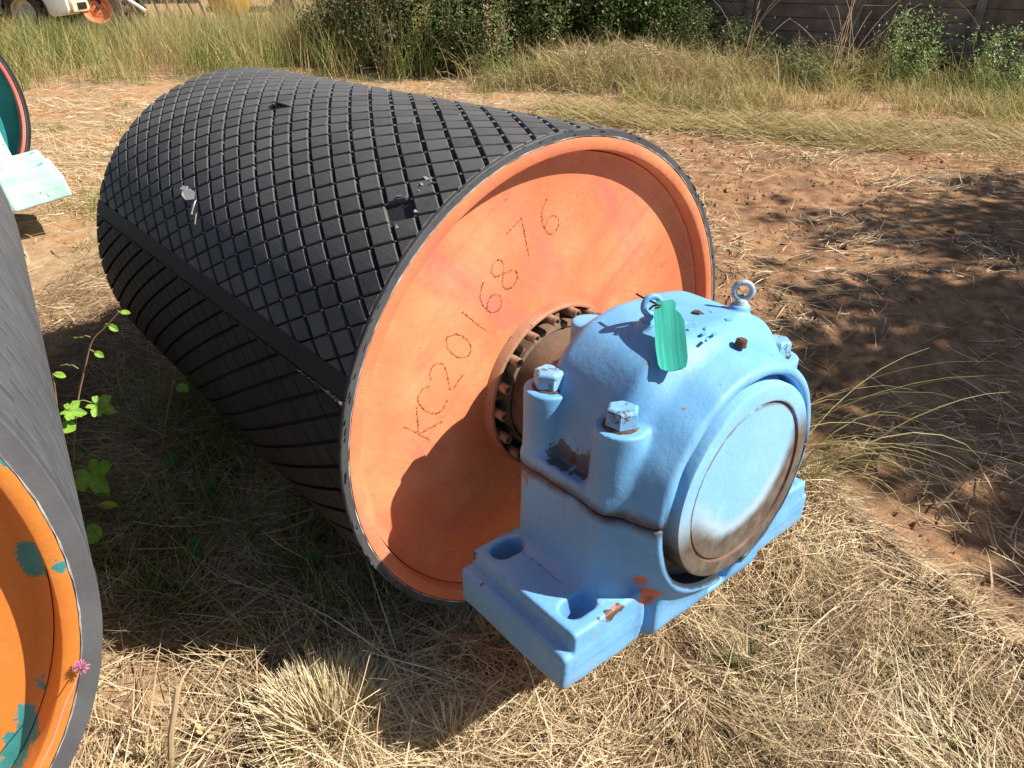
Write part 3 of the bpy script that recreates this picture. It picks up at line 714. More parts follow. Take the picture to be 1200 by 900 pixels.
hcap_me = sdf_mesh('housing_cap', f_cap, (-.34, -.22, -.02), (.34, .24, .36), .0042, M_BLUE)
def housing(parent, Hm, mats):
    """Hm: world matrix of the bearing centre. returns the base casting, the rest are its children"""
    blue, cover, boltm, eyem = mats
    hb = link('bearing_housing', hbase_me, parent); hb.matrix_world = Hm; hb.matrix_parent_inverse = Matrix()
    hb.matrix_local = parent.matrix_world.inverted() @ Hm
    kids = [link('housing_cap', hcap_me, hb)]
    for k in (hb, kids[0]):
        if blue is not M_BLUE: k.material_slots[0].link = 'OBJECT'; k.material_slots[0].material = blue
    m = MB()
    m.lathe([(.0, -.2265), (.168, -.2265), (.1765, -.226), (.1785, -.221), (.1815, -.221), (.184, -.229), (.212, -.229), (.218, -.2275), (.2205, -.222), (.2215, -.17), (.240, -.169)], 1, 96)
    m.build('end_cover', cover, hb, angle=40).location = (.006, 0, .001)
    m = MB(); m.lathe([(.150, .10), (.150, .165), (.175, .17), (.20, .165), (.205, .12)], 1, 72); m.build('shaft_seal', M_DARK, hb)
    m = MB(); m.M = Matrix.Translation((0, 0, 0))
    for sx in (-1, 1):
        for sy in (-1, 1):
            b = MB(); rot = random.uniform(0, 1)
            b.M = Matrix.Translation((sx*BX, -sy*BY, BZ)) @ Matrix.Rotation(rot, 4, 'Z')
            b.lathe([(.0, .039), (.026, .039), (.0305, .0365), (.0325, .033)], 2, 6); b.lathe([(.0325, .033), (.033, .005), (.031, .003)], 2, 6)
            o = b.build('hex_bolt', boltm, hb, angle=25)
            b = MB(); b.M = Matrix.Translation((sx*BX, -sy*BY, BZ)); b.lathe([(.0, .0035), (.033, .0035), (.0355, .002), (.036, -.001), (.03, -.002)], 2, 28, jitter=.0022); b.build('washer', M_RUST, hb, angle=40)
    for k, (ex, ey, ez, yaw) in enumerate(((-.10, .018, .322, R_(-20)), (.12, .077, .320, R_(-50)))):
        b = MB(); b.M = Matrix.Translation((ex, -ey, ez)) @ Matrix.Rotation(yaw, 4, 'Z')
        b.lathe([(.0, .014), (.009, .014), (.0135, .010), (.014, .002), (.017, .0), (.017, -.004)], 2, 20)
        b.tube([(.0185*math.sin(t), 0, .031-.0185*math.cos(t)) for t in np.linspace(0, 2*PI, 28, endpoint=False)], .0062, 10, closed=True)
        b.build('eyebolt', blue if k == 0 else eyem, hb, angle=60)
    b = MB(); b.M = Matrix.Translation((.006, -.160, .298)); b.cyl((0, 0, -.01), (0, -.003, .004), .0085, .008, hexa=True); b.cyl((0, 0, -.012), (0, -.001, .002), .012, .011, 16); b.build('plug', M_RUST, hb, angle=30)
    b = MB(); b.M = Matrix.Translation((.017, -.043, .311)); b.cyl((0, 0, -.01), (0, 0, .009), .010, .009, hexa=True); b.cyl((0, 0, -.01), (0, 0, .004), .016, .015, 14); b.build('plug', M_RUST, hb, angle=30)
    # raised cast marks too worn to read
    b = MB(); rr = random.Random(6)
    for (cx, cy) in ((-.045, .06), (-.03, .075), (-.06, .085), (-.03, .10), (-.052, .112), (-.035, .125), (-.065, .13), (.045, .10), (.05, .055)):
        z = .315*(1-(abs(cx)/.270)**3.0)**(1/3.0)-.0005-max(0, cy-.09)*.10
        b.box((cx, -cy, z), (rr.uniform(.006, .02), rr.uniform(.004, .008), .005), .0015, Matrix.Rotation(rr.uniform(-.6, .6), 3, 'Z'))
    b.build('cast_marks', blue, hb)['kind'] = 'stuff'
    return hb
hb = housing(pulley, H3, (M_BLUE, M_COVER, M_BOLT, M_GALV))
# scratched serial marks on the foot between the slots
b = MB(); rr = random.Random(8)
for k in range(15):
    y = .045-.0085*k; 
    for q in range(2):
        x = -.325-.004*q+rr.uniform(-.002, .002); b.box((x-.006*q, -y, -.2028), (rr.uniform(.002, .006), .0014, .001), 0, Matrix.Rotation(rr.uniform(-.9, .9), 3, 'Z'))
b.build('punched_marks', M_DARK, hb, smooth=False)

# ------------------------------------------------------------------ the other two pulleys
C2 = Vector((-1.3456, .4242, .7887)); A2_ = Vector((-math.sin(.58765)*math.cos(-.0337), math.cos(.58765)*math.cos(.0337), -.0337)).normalized()
M32 = drum_frame(C2, A2_); R2 = .789; L2 = 2.3
p2 = tag(empty('conveyor_pulley', C2-M32.col[2]*R2, M32), 'grey rubber drum with slotted covering and chipped orange end, cut off at the left edge', 'conveyor pulley', 'rubber covered pulleys lying on the ground')
def orange_chips(t, col):
    sep = t.n('SeparateXYZ', {0: t.co()})
    dirt = t.mask(t.noise(12, 7, .7), .48, .75); col = t.mix(t.math('MULTIPLY', dirt, .35), col, (.48, .24, .10))
    def flake(p, r, k=.035):
        nonlocal col
        d = t.n('VectorMath', {0: t.n('VectorMath', {0: t.co(), 1: p}, operation='SUBTRACT').outputs[0], 1: (1, .55, .6)}, operation='MULTIPLY').outputs[0]
        d = t.n('VectorMath', {0: d}, operation='LENGTH').outputs['Value']
        d = t.math('ADD', d, t.math('MULTIPLY', t.math('SUBTRACT', t.noise(26, 6, .75), .5), k*2)); n_ = t.math('SUBTRACT', 1., t.mask(d, r-.002, r+.002))
        col = t.mix(n_, col, t.mix(t.noise(30, 4), (.02, .17, .18), (.05, .32, .31)))
    for p, r in (((.705, .08, .789-.055), .022), ((.642, .07, .789-.325), .009), ((.600, .08, .789-.395), .024), ((.565, .08, .789-.445), .026), ((.545, .08, .789-.49), .02), ((.735, 0, .789+.18), .008), ((.70, 0, .789+.28), .009), ((.745, 0, .789-.04), .006)): flake(p, r)
    return col
M_ORC = m_paint('chipped_orange_over_teal', (.64, .205, .035), (.74, .275, .055), rust_amt=.7, scale=2.4, grime=orange_chips)
drum_steel(p2, .757, .757, .728, .27, L2, .08, (M_ORC, M_ORC), M_RUST, R2)
slot_lagging(p2, R2, .758, L2, R2, M_RUBG)
m = MB(); m.M = Matrix.Translation((0, 0, R2)); m.lathe([(.7562, -.0008), (.7580, -.0012), (.7588, .002)], 1, 200, jitter=.0012); m.build('adhesive_line', M_GLUE, p2)
m = MB(); m.M = Matrix.Translation((0, 0, R2)); m.lathe([(.0, -.04), (.15, -.04), (.16, -.03), (.16, .2)], 1, 48); m.build('shaft', M_SHAFT, p2)

C3 = Vector((-3.806, 4.579, .75)); A3 = Vector((-math.sin(.65), math.cos(.65), 0)); M33 = drum_frame(C3, A3)
p3 = tag(empty('conveyor_pulley', C3-M33.col[2]*.75, M33), 'drum with teal end disc, pink rim and pale teal housing behind the grey drum', 'conveyor pulley', 'rubber covered pulleys lying on the ground')
drum_steel(p3, .735, .722, .700, .25, 1.7, .12, (M_PINK, M_TEAL), M_TEAL, .75)
slot_lagging(p3, .75, .736, 1.7, .75, M_RUBD)
m = MB(); m.M = Matrix.Translation((0, 0, .75)); m.lathe([(.15, .2), (.15, -.5), (0, -.5)], 1, 48); m.build('shaft', M_SHAFT, p3)
HB3 = M33.to_4x4() @ Matrix.Rotation(R_(-8), 4, 'Y'); HB3 = HB3 @ Matrix.Diagonal((1.55, 1.55, 1.55, 1)); HB3.translation = C3-A3*.42+M33.col[0]*.03+Vector((0, 0, -.055))
housing(p3, HB3, (M_TEALP, M_TEALP, M_TEALP, M_TEALP))

# ------------------------------------------------------------------ tag, wire and strap
Hinv = H3
def hp(x, y, z): return Hinv @ Vector((x, -y, z))
def sheet(name, outline, thick, mat, bendf):
    n = len(outline); V = [bendf(u, v, 0) for u, v in outline]+[bendf(u, v, thick) for u, v in outline]
    return V, n
top = hp(-.098, .048, .360)
bot = hp(-.182, .150, .272); wd_ = ((top+bot)/2-Vector((0, 0, CAM_H))).normalized()
down = (bot-top).normalized(); side = down.cross(wd_).normalized(); side = side if side.x > 0 else -side; nrm = side.cross(down).normalized(); nrm = nrm if nrm.dot(wd_) < 0 else -nrm
m = MB(); out = [(-.010, -.010), (.006, -.012), (.016, -.009), (.021, 0), (.019, .010), (.026, .018), (.0295, .030), (.028, .060), (.026, .085), (.018, .098), (.003, .101), (-.012, .099), (-.021, .090), (-.0235, .065), (-.022, .035), (-.0175, .010), (-.015, -.003)]
ny_ = 9; V = []; F = []
us = np.linspace(-1, 1, 7)
ys = np.linspace(-.011, .101, 34)
def width_at(y):
    L_ = np.interp(y, [-.011, .0, .010, .035, .065, .090, .099, .101], [-.014, -.017, -.0195, -.022, -.0235, -.0225, -.018, -.012])
    R__ = np.interp(y, [-.011, .0, .010, .018, .030, .06, .085, .098, .101], [.014, .020, .016, .024, .0285, .0275, .0265, .022, .014]); return L_, R__
for sgn in (0, 1):
    for y in ys:
        a, b_ = width_at(y)
        for u in us:
            x = a+(b_-a)*(u+1)/2; bulge = -.010*math.cos(u*1.2)*math.sin(max(0, y)*22)+.004*math.sin(y*60)
            V.append(top+side*x*1.12+down*(y*1.42 if y > 0 else y)+nrm*(.004+bulge*.6-sgn*.0025))
nu = len(us); nv = len(ys)
for sgn in (0, 1):
    o_ = sgn*nu*nv
    for i in range(nv-1):
        for j in range(nu-1): F.append([o_+i*nu+j, o_+i*nu+j+1, o_+(i+1)*nu+j+1, o_+(i+1)*nu+j])
bd = [j for j in range(nu)]+[i*nu+nu-1 for i in range(1, nv)]+[(nv-1)*nu+j for j in range(nu-2, -1, -1)]+[i*nu for i in range(nv-2, 0, -1)]
for a, b_ in zip(bd, bd[1:]+bd[:1]): F.append([a, b_, nu*nv+b_, nu*nv+a])
m.add(V, F); gt = m.build('tag', M_TAG, None, angle=60)
tag(gt, 'green leather tag wired to the left eyebolt of the blue housing', 'tag')
m = MB(); w0 = hp(-.105, .03, .352)
m.tube([top+side*-.030-nrm*.004-down*.0, top+side*-.022+nrm*.006, top+side*-.012+nrm*.010+down*.002, top+side*-.006+nrm*.007+down*.003], .0022, 6)
m.tube([top-side*.052-down*.045-nrm*.01, top-side*.040-down*.030-nrm*.004, top-side*.026-down*.016, top-side*.016-down*.004+nrm*.006], .0022, 6)
tag(m.build('tie_wire', M_RUST, None), 'short dark wire that ties the green tag to the eyebolt', 'wire')
b0 = hp(.125, .07, .335); m = MB(); V = []; F = []
P = [b0+Vector((0, 0, .006)), b0+HU*.012+Vector((0, 0, -.002)), b0+HU*.022-HN*.005+Vector((0, 0, -.018)), b0+HU*.030-HN*.004+Vector((0, 0, -.040)), b0+HU*.040+Vector((0, 0, -.062))]
for sgn in (0, 1):
    for i, p in enumerate(P):
        w = .006+.003*i; off = HU*.002*(1-sgn*2)+Vector((0, 0, .001-.002*sgn)); V += [p-HN*w+off, p+HN*w*.8+off]
for sgn in (0, 1):
    for i in range(4): o_ = sgn*10+i*2; F.append([o_, o_+1, o_+3, o_+2])
for i in range(4):
    for e in (0, 1): F.append([i*2+e, i*2+2+e, 10+i*2+2+e, 10+i*2+e])
F += [[0, 1, 11, 10], [8, 9, 19, 18]]
m.add(V, F); tag(m.build('strap', M_TAG, None, angle=60), 'small green strip tied below the right eyebolt ring', 'strap')

# ------------------------------------------------------------------ blades of grass and straw
def blades(name, root, az, el, bend, length, width, tint, mat, label, seg=3, kind='stuff', cat=None, group=None, drop=True, wig=.25):
    n = len(root); root = np.asarray(root, float); P = root.copy(); V = np.zeros((n, seg+1, 2, 3)); a = az.copy(); e = el.copy()
    roll = rng.uniform(-.9, .9, n)
    for k in range(seg+1):
        d = np.stack([np.cos(a)*np.cos(e), np.sin(a)*np.cos(e), np.sin(e)], 1)
        w = np.stack([-np.sin(a), np.cos(a), 0*a], 1); up = np.cross(d, w); w = w*np.cos(roll)[:, None]+up*np.sin(roll)[:, None]
        wd2 = (width*(1 if k == 0 else (1-.82*(k/seg)**1.5)))[:, None]*.5
        V[:, k, 0] = P-w*wd2; V[:, k, 1] = P+w*wd2
        P = P+d*(length/seg)[:, None]; e = e-bend/seg; a = a+rng.normal(0, wig, n)/seg
    I = np.arange(n*(seg+1)*2).reshape(n, seg+1, 2)
    Q = np.stack([I[:, :-1, 0], I[:, :-1, 1], I[:, 1:, 1], I[:, 1:, 0]], -1).reshape(-1, 4)
    me = raw_mesh(name, V.reshape(-1, 3), Q, mat, False, np.repeat(tint, (seg+1)*2))
    o = link(name, me); tag(o, label, cat, group, kind); return o
U = lambda a, b, n: rng.uniform(a, b, n)
def scatter(n, x0, x1, y0, y1, dens=None):
    out = np.zeros((0, 2))
    while len(out) < n:
        p = np.stack([U(x0, x1, n*2), U(y0, y1, n*2)], 1)
        if dens is not None: p = p[rng.random(len(p)) < dens(p[:, 0], p[:, 1])]
        out = np.concatenate([out, p])
    return out[:n]
def drum_clear(x, y):                        # 0 inside the drums' contact strips
    return 1.
def mat_dir(x, y): return 2*PI*fbm(x*1.1+3, y*1.1+9, 2)*1.6
# lying straw in the foreground
def d_fore(x, y):
    b = bank_side(x, y)+.10*(fbm(x*5+8, y*5)-.5); k = np.where(b < -.05, 1., np.where(b < .02, .25, .035))
    bare = smooth01((fbm(x*3.2+11, y*3.2+2)-.56)/.08)*smooth01((-.2-x)/.3)
    spot = np.exp(-(((x+.90)/.14)**2+((y-1.13)/.10)**2)**2); return k*(1-.93*spot)*(1-.85*bare)*np.clip(.35+1.3*(fbm(x*2.3, y*2.3)-.25), .15, 1)
p = scatter(56000, -1.5, 1.9, .75, 2.75, d_fore); n = len(p)
hl = fbm(p[:, 0]*2.5+4, p[:, 1]*2.5); hole = smooth01((fbm(p[:, 0]*7+50, p[:, 1]*7+5)-.36)/.06); keep = rng.random(n) < (.10+.90*hole); p = p[keep]; hl = hl[keep]; n = len(p); z = height(p[:, 0], p[:, 1])+U(0, 1, n)**1.3*(.012+.085*hl)
clump = fbm(p[:, 0]*6+30, p[:, 1]*6)
L_ = np.clip(rng.lognormal(-2.25, .55, n), .03, .38)
tint = np.clip(.26+.40*U(0, 1, n)+.8*(clump-.5)+rng.normal(0, .08, n), 0, .80)
blades('dry_straw', np.stack([p[:, 0], p[:, 1], z], 1), mat_dir(p[:, 0], p[:, 1])+rng.normal(0, .75, n), np.clip(rng.normal(.12, .22, n), -.15, .9), rng.normal(.15, .35, n),
       L_, U(.0012, .0040, n), tint, M_STRAW, 'matted dry straw lying over the earth in the foreground', 3)
# fine litter
p = scatter(26000, -1.7, 2.2, .7, 3.2, lambda x, y: np.where(bank_side(x, y) < .0, .9, .12)*(1-.85*np.exp(-(((x+.90)/.14)**2+((y-1.13)/.10)**2)**2))); n = len(p)
blades('straw_litter', np.stack([p[:, 0], p[:, 1], height(p[:, 0], p[:, 1])+U(.001, .012, n)], 1), U(0, 2*PI, n), rng.normal(.05, .15, n), rng.normal(0, .3, n), U(.008, .05, n), U(.001, .0028, n),
       np.clip(rng.normal(.42, .18, n), 0, .8), M_STRAW, 'short broken bits of dry grass on the earth', 1)
# tangled tufts half standing
tc = scatter(150, -1.2, 1.35, .85, 2.3, lambda x, y: np.where((bank_side(x, y) < -.02) & (np.hypot(x+.9, y-1.13) > .17), 1., 0)); N = 60
c_ = np.repeat(tc, N, 0); n = len(c_); az = U(0, 2*PI, n); rr_ = U(0, .035, n); p = c_+np.stack([np.cos(az)*rr_, np.sin(az)*rr_], 1)
gr = np.repeat(rng.random(150) < .09, N)
blades('straw_tufts', np.stack([p[:, 0], p[:, 1], height(p[:, 0], p[:, 1])], 1), az, U(.15, 1.3, n), U(-.2, 1.2, n), U(.04, .15, n), U(.0015, .0038, n),
       np.where(gr, U(.86, 1, n), np.clip(rng.normal(.52, .14, n), 0, .82)), M_STRAW, 'bleached dry tufts standing among the flattened straw', 3)
# short green shoots at the lower right
tc = scatter(26, .45, 1.2, .95, 1.45); c_ = np.repeat(tc, 26, 0); n = len(c_); az = U(0, 2*PI, n); p = c_+rng.normal(0, .018, (n, 2))
blades('green_shoots', np.stack([p[:, 0], p[:, 1], height(p[:, 0], p[:, 1])], 1), az, U(.5, 1.4, n), U(0, 1, n), U(.03, .10, n), U(.0018, .0042, n), U(.35, .95, n), M_GREENG, 'short green shoots coming up through the straw at lower right', 3)
# straw hanging along the rut's edge and on the track
p = scatter(9000, .6, 2.0, .75, 3.4, lambda x, y: np.exp(-((bank_side(x, y)-.01)/.06)**2)); n = len(p)
blades('bank_straw', np.stack([p[:, 0], p[:, 1], height(p[:, 0], p[:, 1])+U(0, .02, n)], 1), U(-1.2, .5, n), rng.normal(.1, .4, n), U(-.2, 1.2, n), U(.03, .14, n), U(.001, .003, n), np.clip(rng.normal(.45, .15, n), 0, .8), M_STRAW, 'straw and roots hanging over the edge of the rut', 3)
def d_track(x, y): return np.where(bank_side(x, y) > .1, 1., 0)*np.clip((fbm(x*1.7+20, y*1.7)-.42)*5, .03, 1)
p = scatter(9500, .9, 6.5, 1.0, 7.5, d_track); n = len(p)
blades('track_straw', np.stack([p[:, 0], p[:, 1], height(p[:, 0], p[:, 1])+U(.001, .03, n)], 1), mat_dir(p[:, 0]*.6, p[:, 1]*.6)+rng.normal(0, .8, n), rng.normal(.08, .2, n), rng.normal(.1, .3, n), U(.04, .28, n), U(.002, .0075, n), np.clip(rng.normal(.56, .15, n), 0, .8), M_STRAW, 'scattered grey straw pressed into the track', 3)
# soil clods by the rut and on the track
def clods(name, pts, size, label):
    V = []; F = []; n0 = 0; base = np.array([(1, 0, 0), (-.9, .1, 0), (0, 1, .1), (.1, -1, 0), (0, .1, .8), (0, 0, -.6)]); fc = np.array([(0, 2, 4), (2, 1, 4), (1, 3, 4), (3, 0, 4), (2, 0, 5), (1, 2, 5), (3, 1, 5), (0, 3, 5)])
    k = len(pts); s_ = size[:, None, None]; J = rng.uniform(.55, 1.3, (k, 6, 3)); a = U(0, 2*PI, k); Rz = np.zeros((k, 3, 3)); Rz[:, 0, 0] = np.cos(a); Rz[:, 0, 1] = -np.sin(a); Rz[:, 1, 0] = np.sin(a); Rz[:, 1, 1] = np.cos(a); Rz[:, 2, 2] = 1
    V = (base[None]*J*s_) @ Rz.transpose(0, 2, 1)+pts[:, None, :]
    F = (fc[None]+(np.arange(k)*6)[:, None, None]).reshape(-1, 3)
    bst = bank_side(pts[:, 0], pts[:, 1]); tg = np.repeat(np.clip((bst+.05)*8, 0, 1)*.8, 6)
    return tag(link(name, raw_mesh(name, V.reshape(-1, 3), F, M_SOIL, False, tg)), label, kind='stuff')
p = scatter(4200, .7, 2.1, .75, 3.2, lambda x, y: np.exp(-((bank_side(x, y)-.05)/.08)**2)); clods('soil_clods', np.stack([p[:, 0], p[:, 1], height(p[:, 0], p[:, 1])], 1), rng.lognormal(-4.45, .55, len(p)), 'crumbly clods of earth along the edge of the rut')
p = scatter(11000, -3.5, 6, .8, 9, lambda x, y: (.12+.88*(fbm(x*2.2, y*2.2) > .54))*np.where(bank_side(x, y) > 0, 1, .3)); clods('earth_crumbs', np.stack([p[:, 0], p[:, 1], height(p[:, 0], p[:, 1])], 1), rng.lognormal(-4.75, .6, len(p)), 'small crumbs of earth and stones over the open ground')

# big cut clump in the foreground, and a lower one beside it
def stubble(cx, cy, rad, N, hgt, label):
    az = U(0, 2*PI, N); rr_ = rad*np.sqrt(U(0, 1, N)); x = cx+np.cos(az)*rr_; y = cy+np.sin(az)*rr_*.8
    k = rr_/rad; tt = np.where(rng.random(N) < .05, U(.86, .95, N), np.clip(rng.normal(.66, .11, N), .3, .80))
    az2 = az+rng.normal(0, .5, N)
    return blades('cut_grass_clump', np.stack([x, y, height(x, y)+.01], 1), az2, np.clip(1.45-.95*k+rng.normal(0, .13, N), .2, 1.5), rng.normal(0, .15, N), hgt*U(.45, 1.1, N)*(1-.25*k), U(.0028, .0066, N), tt, M_STRAW, label, 2)
stubble(-.44, 1.07, .135, 2000, .14, 'largest pale tussock of cut dry stalks in the left foreground')
stubble(-.14, 1.00, .075, 650, .11, 'smaller pale tussock of cut stalks right of the largest one')

# straw and weeds between the two big drums; shade darkened into the straw tint
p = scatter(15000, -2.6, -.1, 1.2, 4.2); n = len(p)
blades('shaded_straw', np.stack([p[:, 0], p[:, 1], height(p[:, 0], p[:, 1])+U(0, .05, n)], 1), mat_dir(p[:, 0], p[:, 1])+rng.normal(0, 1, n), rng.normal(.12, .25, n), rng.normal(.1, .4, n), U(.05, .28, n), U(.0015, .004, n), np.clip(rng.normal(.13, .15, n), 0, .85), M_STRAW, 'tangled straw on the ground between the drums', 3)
tc = scatter(80, -1.6, -.4, 1.35, 2.8); c_ = np.repeat(tc, 32, 0); n = len(c_); az = U(0, 2*PI, n); p = c_+rng.normal(0, .02, (n, 2))
blades('shaded_grass', np.stack([p[:, 0], p[:, 1], height(p[:, 0], p[:, 1])], 1), az, U(.4, 1.4, n), U(0, 1.4, n), U(.08, .28, n), U(.002, .0045, n), U(.4, 1, n), M_GREENG, 'green grass growing in the shade between the drums', 4)
# open ground on the left: flattened straw and thin grass
p = scatter(26000, -8, 1.5, 3.0, 12, lambda x, y: np.clip((fbm(x*.9+2, y*.9)-.36)*4, .08, 1)*np.clip(1.3-y*.06, .4, 1)); n = len(p)
blades('flattened_straw', np.stack([p[:, 0], p[:, 1], height(p[:, 0], p[:, 1])+U(.0, .02, n)], 1), mat_dir(p[:, 0]*.4, p[:, 1]*.4)+rng.normal(0, .9, n), rng.normal(.1, .2, n), rng.normal(.1, .3, n), U(.05, .25, n), U(.003, .009, n), np.clip(rng.normal(.5, .14, n), 0, .85), M_STRAW, 'flattened dry grass over the open ground on the left', 3)
tc = scatter(170, -8.5, 0.6, 4.0, 11.5, lambda x, y: (fbm(x*.6+9, y*.6) > .5)*1.); c_ = np.repeat(tc, 40, 0); n = len(c_); az = U(0, 2*PI, n); p = c_+rng.normal(0, .07, (n, 2))
blades('thin_grass', np.stack([p[:, 0], p[:, 1], height(p[:, 0], p[:, 1])], 1), az, U(.3, 1.4, n), U(0, 1.2, n), U(.05, .2, n), U(.003, .007, n), U(.15, .85, n), M_GREENG, 'thin tufts of grass on the open ground', 2)
# ------------------------------------------------------------------ tall grass
def tall(name, n, dens, box, hl, tints, label, width=(.004, .011), mat=None, bend=(.1, 1.1), el=(1.05, 1.5), az=None, seg=4):
    p = scatter(n, *box, dens); a = U(0, 2*PI, n) if az is None else az+rng.normal(0, .8, n)
    h = U(hl[0], hl[1], n)*(.6+.8*fbm(p[:, 0]*.9, p[:, 1]*.9))*np.where(p[:, 0] < -4.2, np.clip(1.15-.085*(p[:, 1]-10), .30, 1), 1); tn = fbm(p[:, 0]*.7+4, p[:, 1]*.7)
    tn = np.clip((fbm(p[:, 0]*1.5+4, p[:, 1]*1.5)-.5)*2.6+.5, 0, 1)*.7+tn*.3; t_ = np.clip(tints[0]+(tints[1]-tints[0])*tn+rng.normal(0, .16, n), 0, 1)
    return blades(name, np.stack([p[:, 0], p[:, 1], height(p[:, 0], p[:, 1])], 1), a, U(el[0], el[1], n), U(bend[0], bend[1], n), h, U(width[0], width[1], n), t_, mat or M_GREENG, label, seg)
def d_band(x, y):                            # near edge of the meadow on the left
    edge = 10.6+1.1*(fbm(x*.45, 0*x)-.5)*2+.12*(x+4)
    return smooth01((y-edge)/.5)*(.12+.88*(fbm(x*2.1, y*2.1) > .47))
tall('tall_grass', 30000, d_band, (-15, -1.0, 9.8, 19), (.36, .85), (0, 1.), 'tall mixed green and straw coloured grass across the back left', bend=(.1, .9))
tall('distant_grass', 9000, None, (-26, 4, 19, 40), (.25, .5), (.0, .4), 'pale tall grass in the distance', width=(.012, .03), seg=3)
tall('rough_weeds', 1500, lambda x, y: smooth01((y-(10.9-.45*(x-2.2)))/.3)*smooth01(((12.2-.5*(x-2.2))-y)/.3), (2.0, 9, 7.5, 12.4), (.25, .65), (-.2, .7), 'rough brown and green weeds along the foot of the wall', width=(.005, .012), bend=(.2, 1.8))
tall('seeding_grass', 2600, None, (-6.0, -2.2, 11.5, 15), (.8, 1.35), (.0, .25), 'pale seeding grass stems above the meadow', width=(.003, .007), bend=(0, .5))
# yellow green grass in front of the wall and flattened swathes before it
def d_right(x, y): return (.15+.85*(fbm(x*2.3, y*2.3) > .46))*smooth01((y-(9.0-.30*(x-1)+.5*np.sin(x*2)))/.4)*smooth01(((12.1-.45*(x-2.2))-y)/.4)
tall('wall_grass', 15000, d_right, (.6, 9, 6.6, 12.2), (.12, .40), (-.1, .7), 'yellow green grass in front of the dark wall', bend=(.3, 1.8))
def d_sw(x, y): c = 8.75-.42*(x-.5); return np.exp(-((y-c)/.55)**2)*np.clip((fbm(x*1.2+6, y*2.6)-.34)*4, .1, 1)
p = scatter(15000, .4, 8, 5.6, 10, d_sw); n = len(p)
blades('grass_swathes', np.stack([p[:, 0], p[:, 1], height(p[:, 0], p[:, 1])+U(0, .10, n)*fbm(p[:, 0]*2, p[:, 1]*2)], 1), np.where(rng.random(n) < .5, PI, 0)+rng.normal(-.35, .5, n), np.clip(rng.normal(.2, .25, n), -.1, 1), U(-.1, .8, n), U(.15, .5, n), U(.004, .010, n), np.clip(rng.normal(.06, .2, n), 0, 1), M_GREENG, 'mown grass lying in swathes along the track', 4)

# ------------------------------------------------------------------ dry brush heap, shrubs
def tubes_batch(name, paths, rads, tints, mat, parent=None, label=None, kind=None, seg=4):
    V = []; F = []; T = []; n = 0
    for P, r, tt in zip(paths, rads, tints):
        P = np.asarray(P); k = len(P); d = np.gradient(P, axis=0); d /= np.linalg.norm(d, axis=1)[:, None]+1e-9
        ref = np.array([.3, .5, .81]); w = np.cross(d, ref); w /= np.linalg.norm(w, axis=1)[:, None]+1e-9; b = np.cross(d, w)
        for q in range(seg):
            a = 2*PI*q/seg; V.append(P+(w*math.cos(a)+b*math.sin(a))*(r*np.linspace(1, .35, k))[:, None])
        I = n+np.arange(seg)[:, None]*k+np.arange(k)[None]
        J = np.roll(I, -1, 0); F.append(np.stack([I[:, :-1], I[:, 1:], J[:, 1:], J[:, :-1]], -1).reshape(-1, 4)); T.append(np.full(k*seg, tt)); n += k*seg
    me = raw_mesh(name, np.concatenate(V), np.concatenate(F), mat, True, np.concatenate(T)); o = link(name, me, parent)
    if kind: o['kind'] = kind
    if label: o['label'] = label
    return o
def leaf_cloud(name, C, N, size, mat, parent, tints=(0, 1), kind=None, droop=.3):
    """C (n,3) centres; small folded leaves"""
    n = N; idx = rng.integers(0, len(C), n); c = C[idx]+rng.normal(0, size*1.6, (n, 3))
    a = U(0, 2*PI, n); e = rng.normal(-droop, .6, n); L_ = size*U(.6, 1.3, n); w = L_*U(.28, .45, n)
    d = np.stack([np.cos(a)*np.cos(e), np.sin(a)*np.cos(e), np.sin(e)], 1); s_ = np.stack([-np.sin(a), np.cos(a), rng.normal(0, .5, n)], 1); s_ /= np.linalg.norm(s_, axis=1)[:, None]
    up = np.cross(d, s_); l = L_[:, None]; w = w[:, None]
    V = np.stack([c, c+d*l*.45+s_*w+up*w*.35, c+d*l, c+d*l*.45-s_*w+up*w*.35, c+d*l*.5], 1)
    I = np.arange(n)[:, None]*5; F = np.concatenate([I+np.array([[0, 1, 4]]), I+np.array([[1, 2, 4]]), I+np.array([[2, 3, 4]]), I+np.array([[3, 0, 4]])], 0)
    tt = np.repeat(U(tints[0], tints[1], n), 5); o = link(name, raw_mesh(name, V.reshape(-1, 3), F, mat, False, tt), parent)
    if kind: o['kind'] = kind
    return o
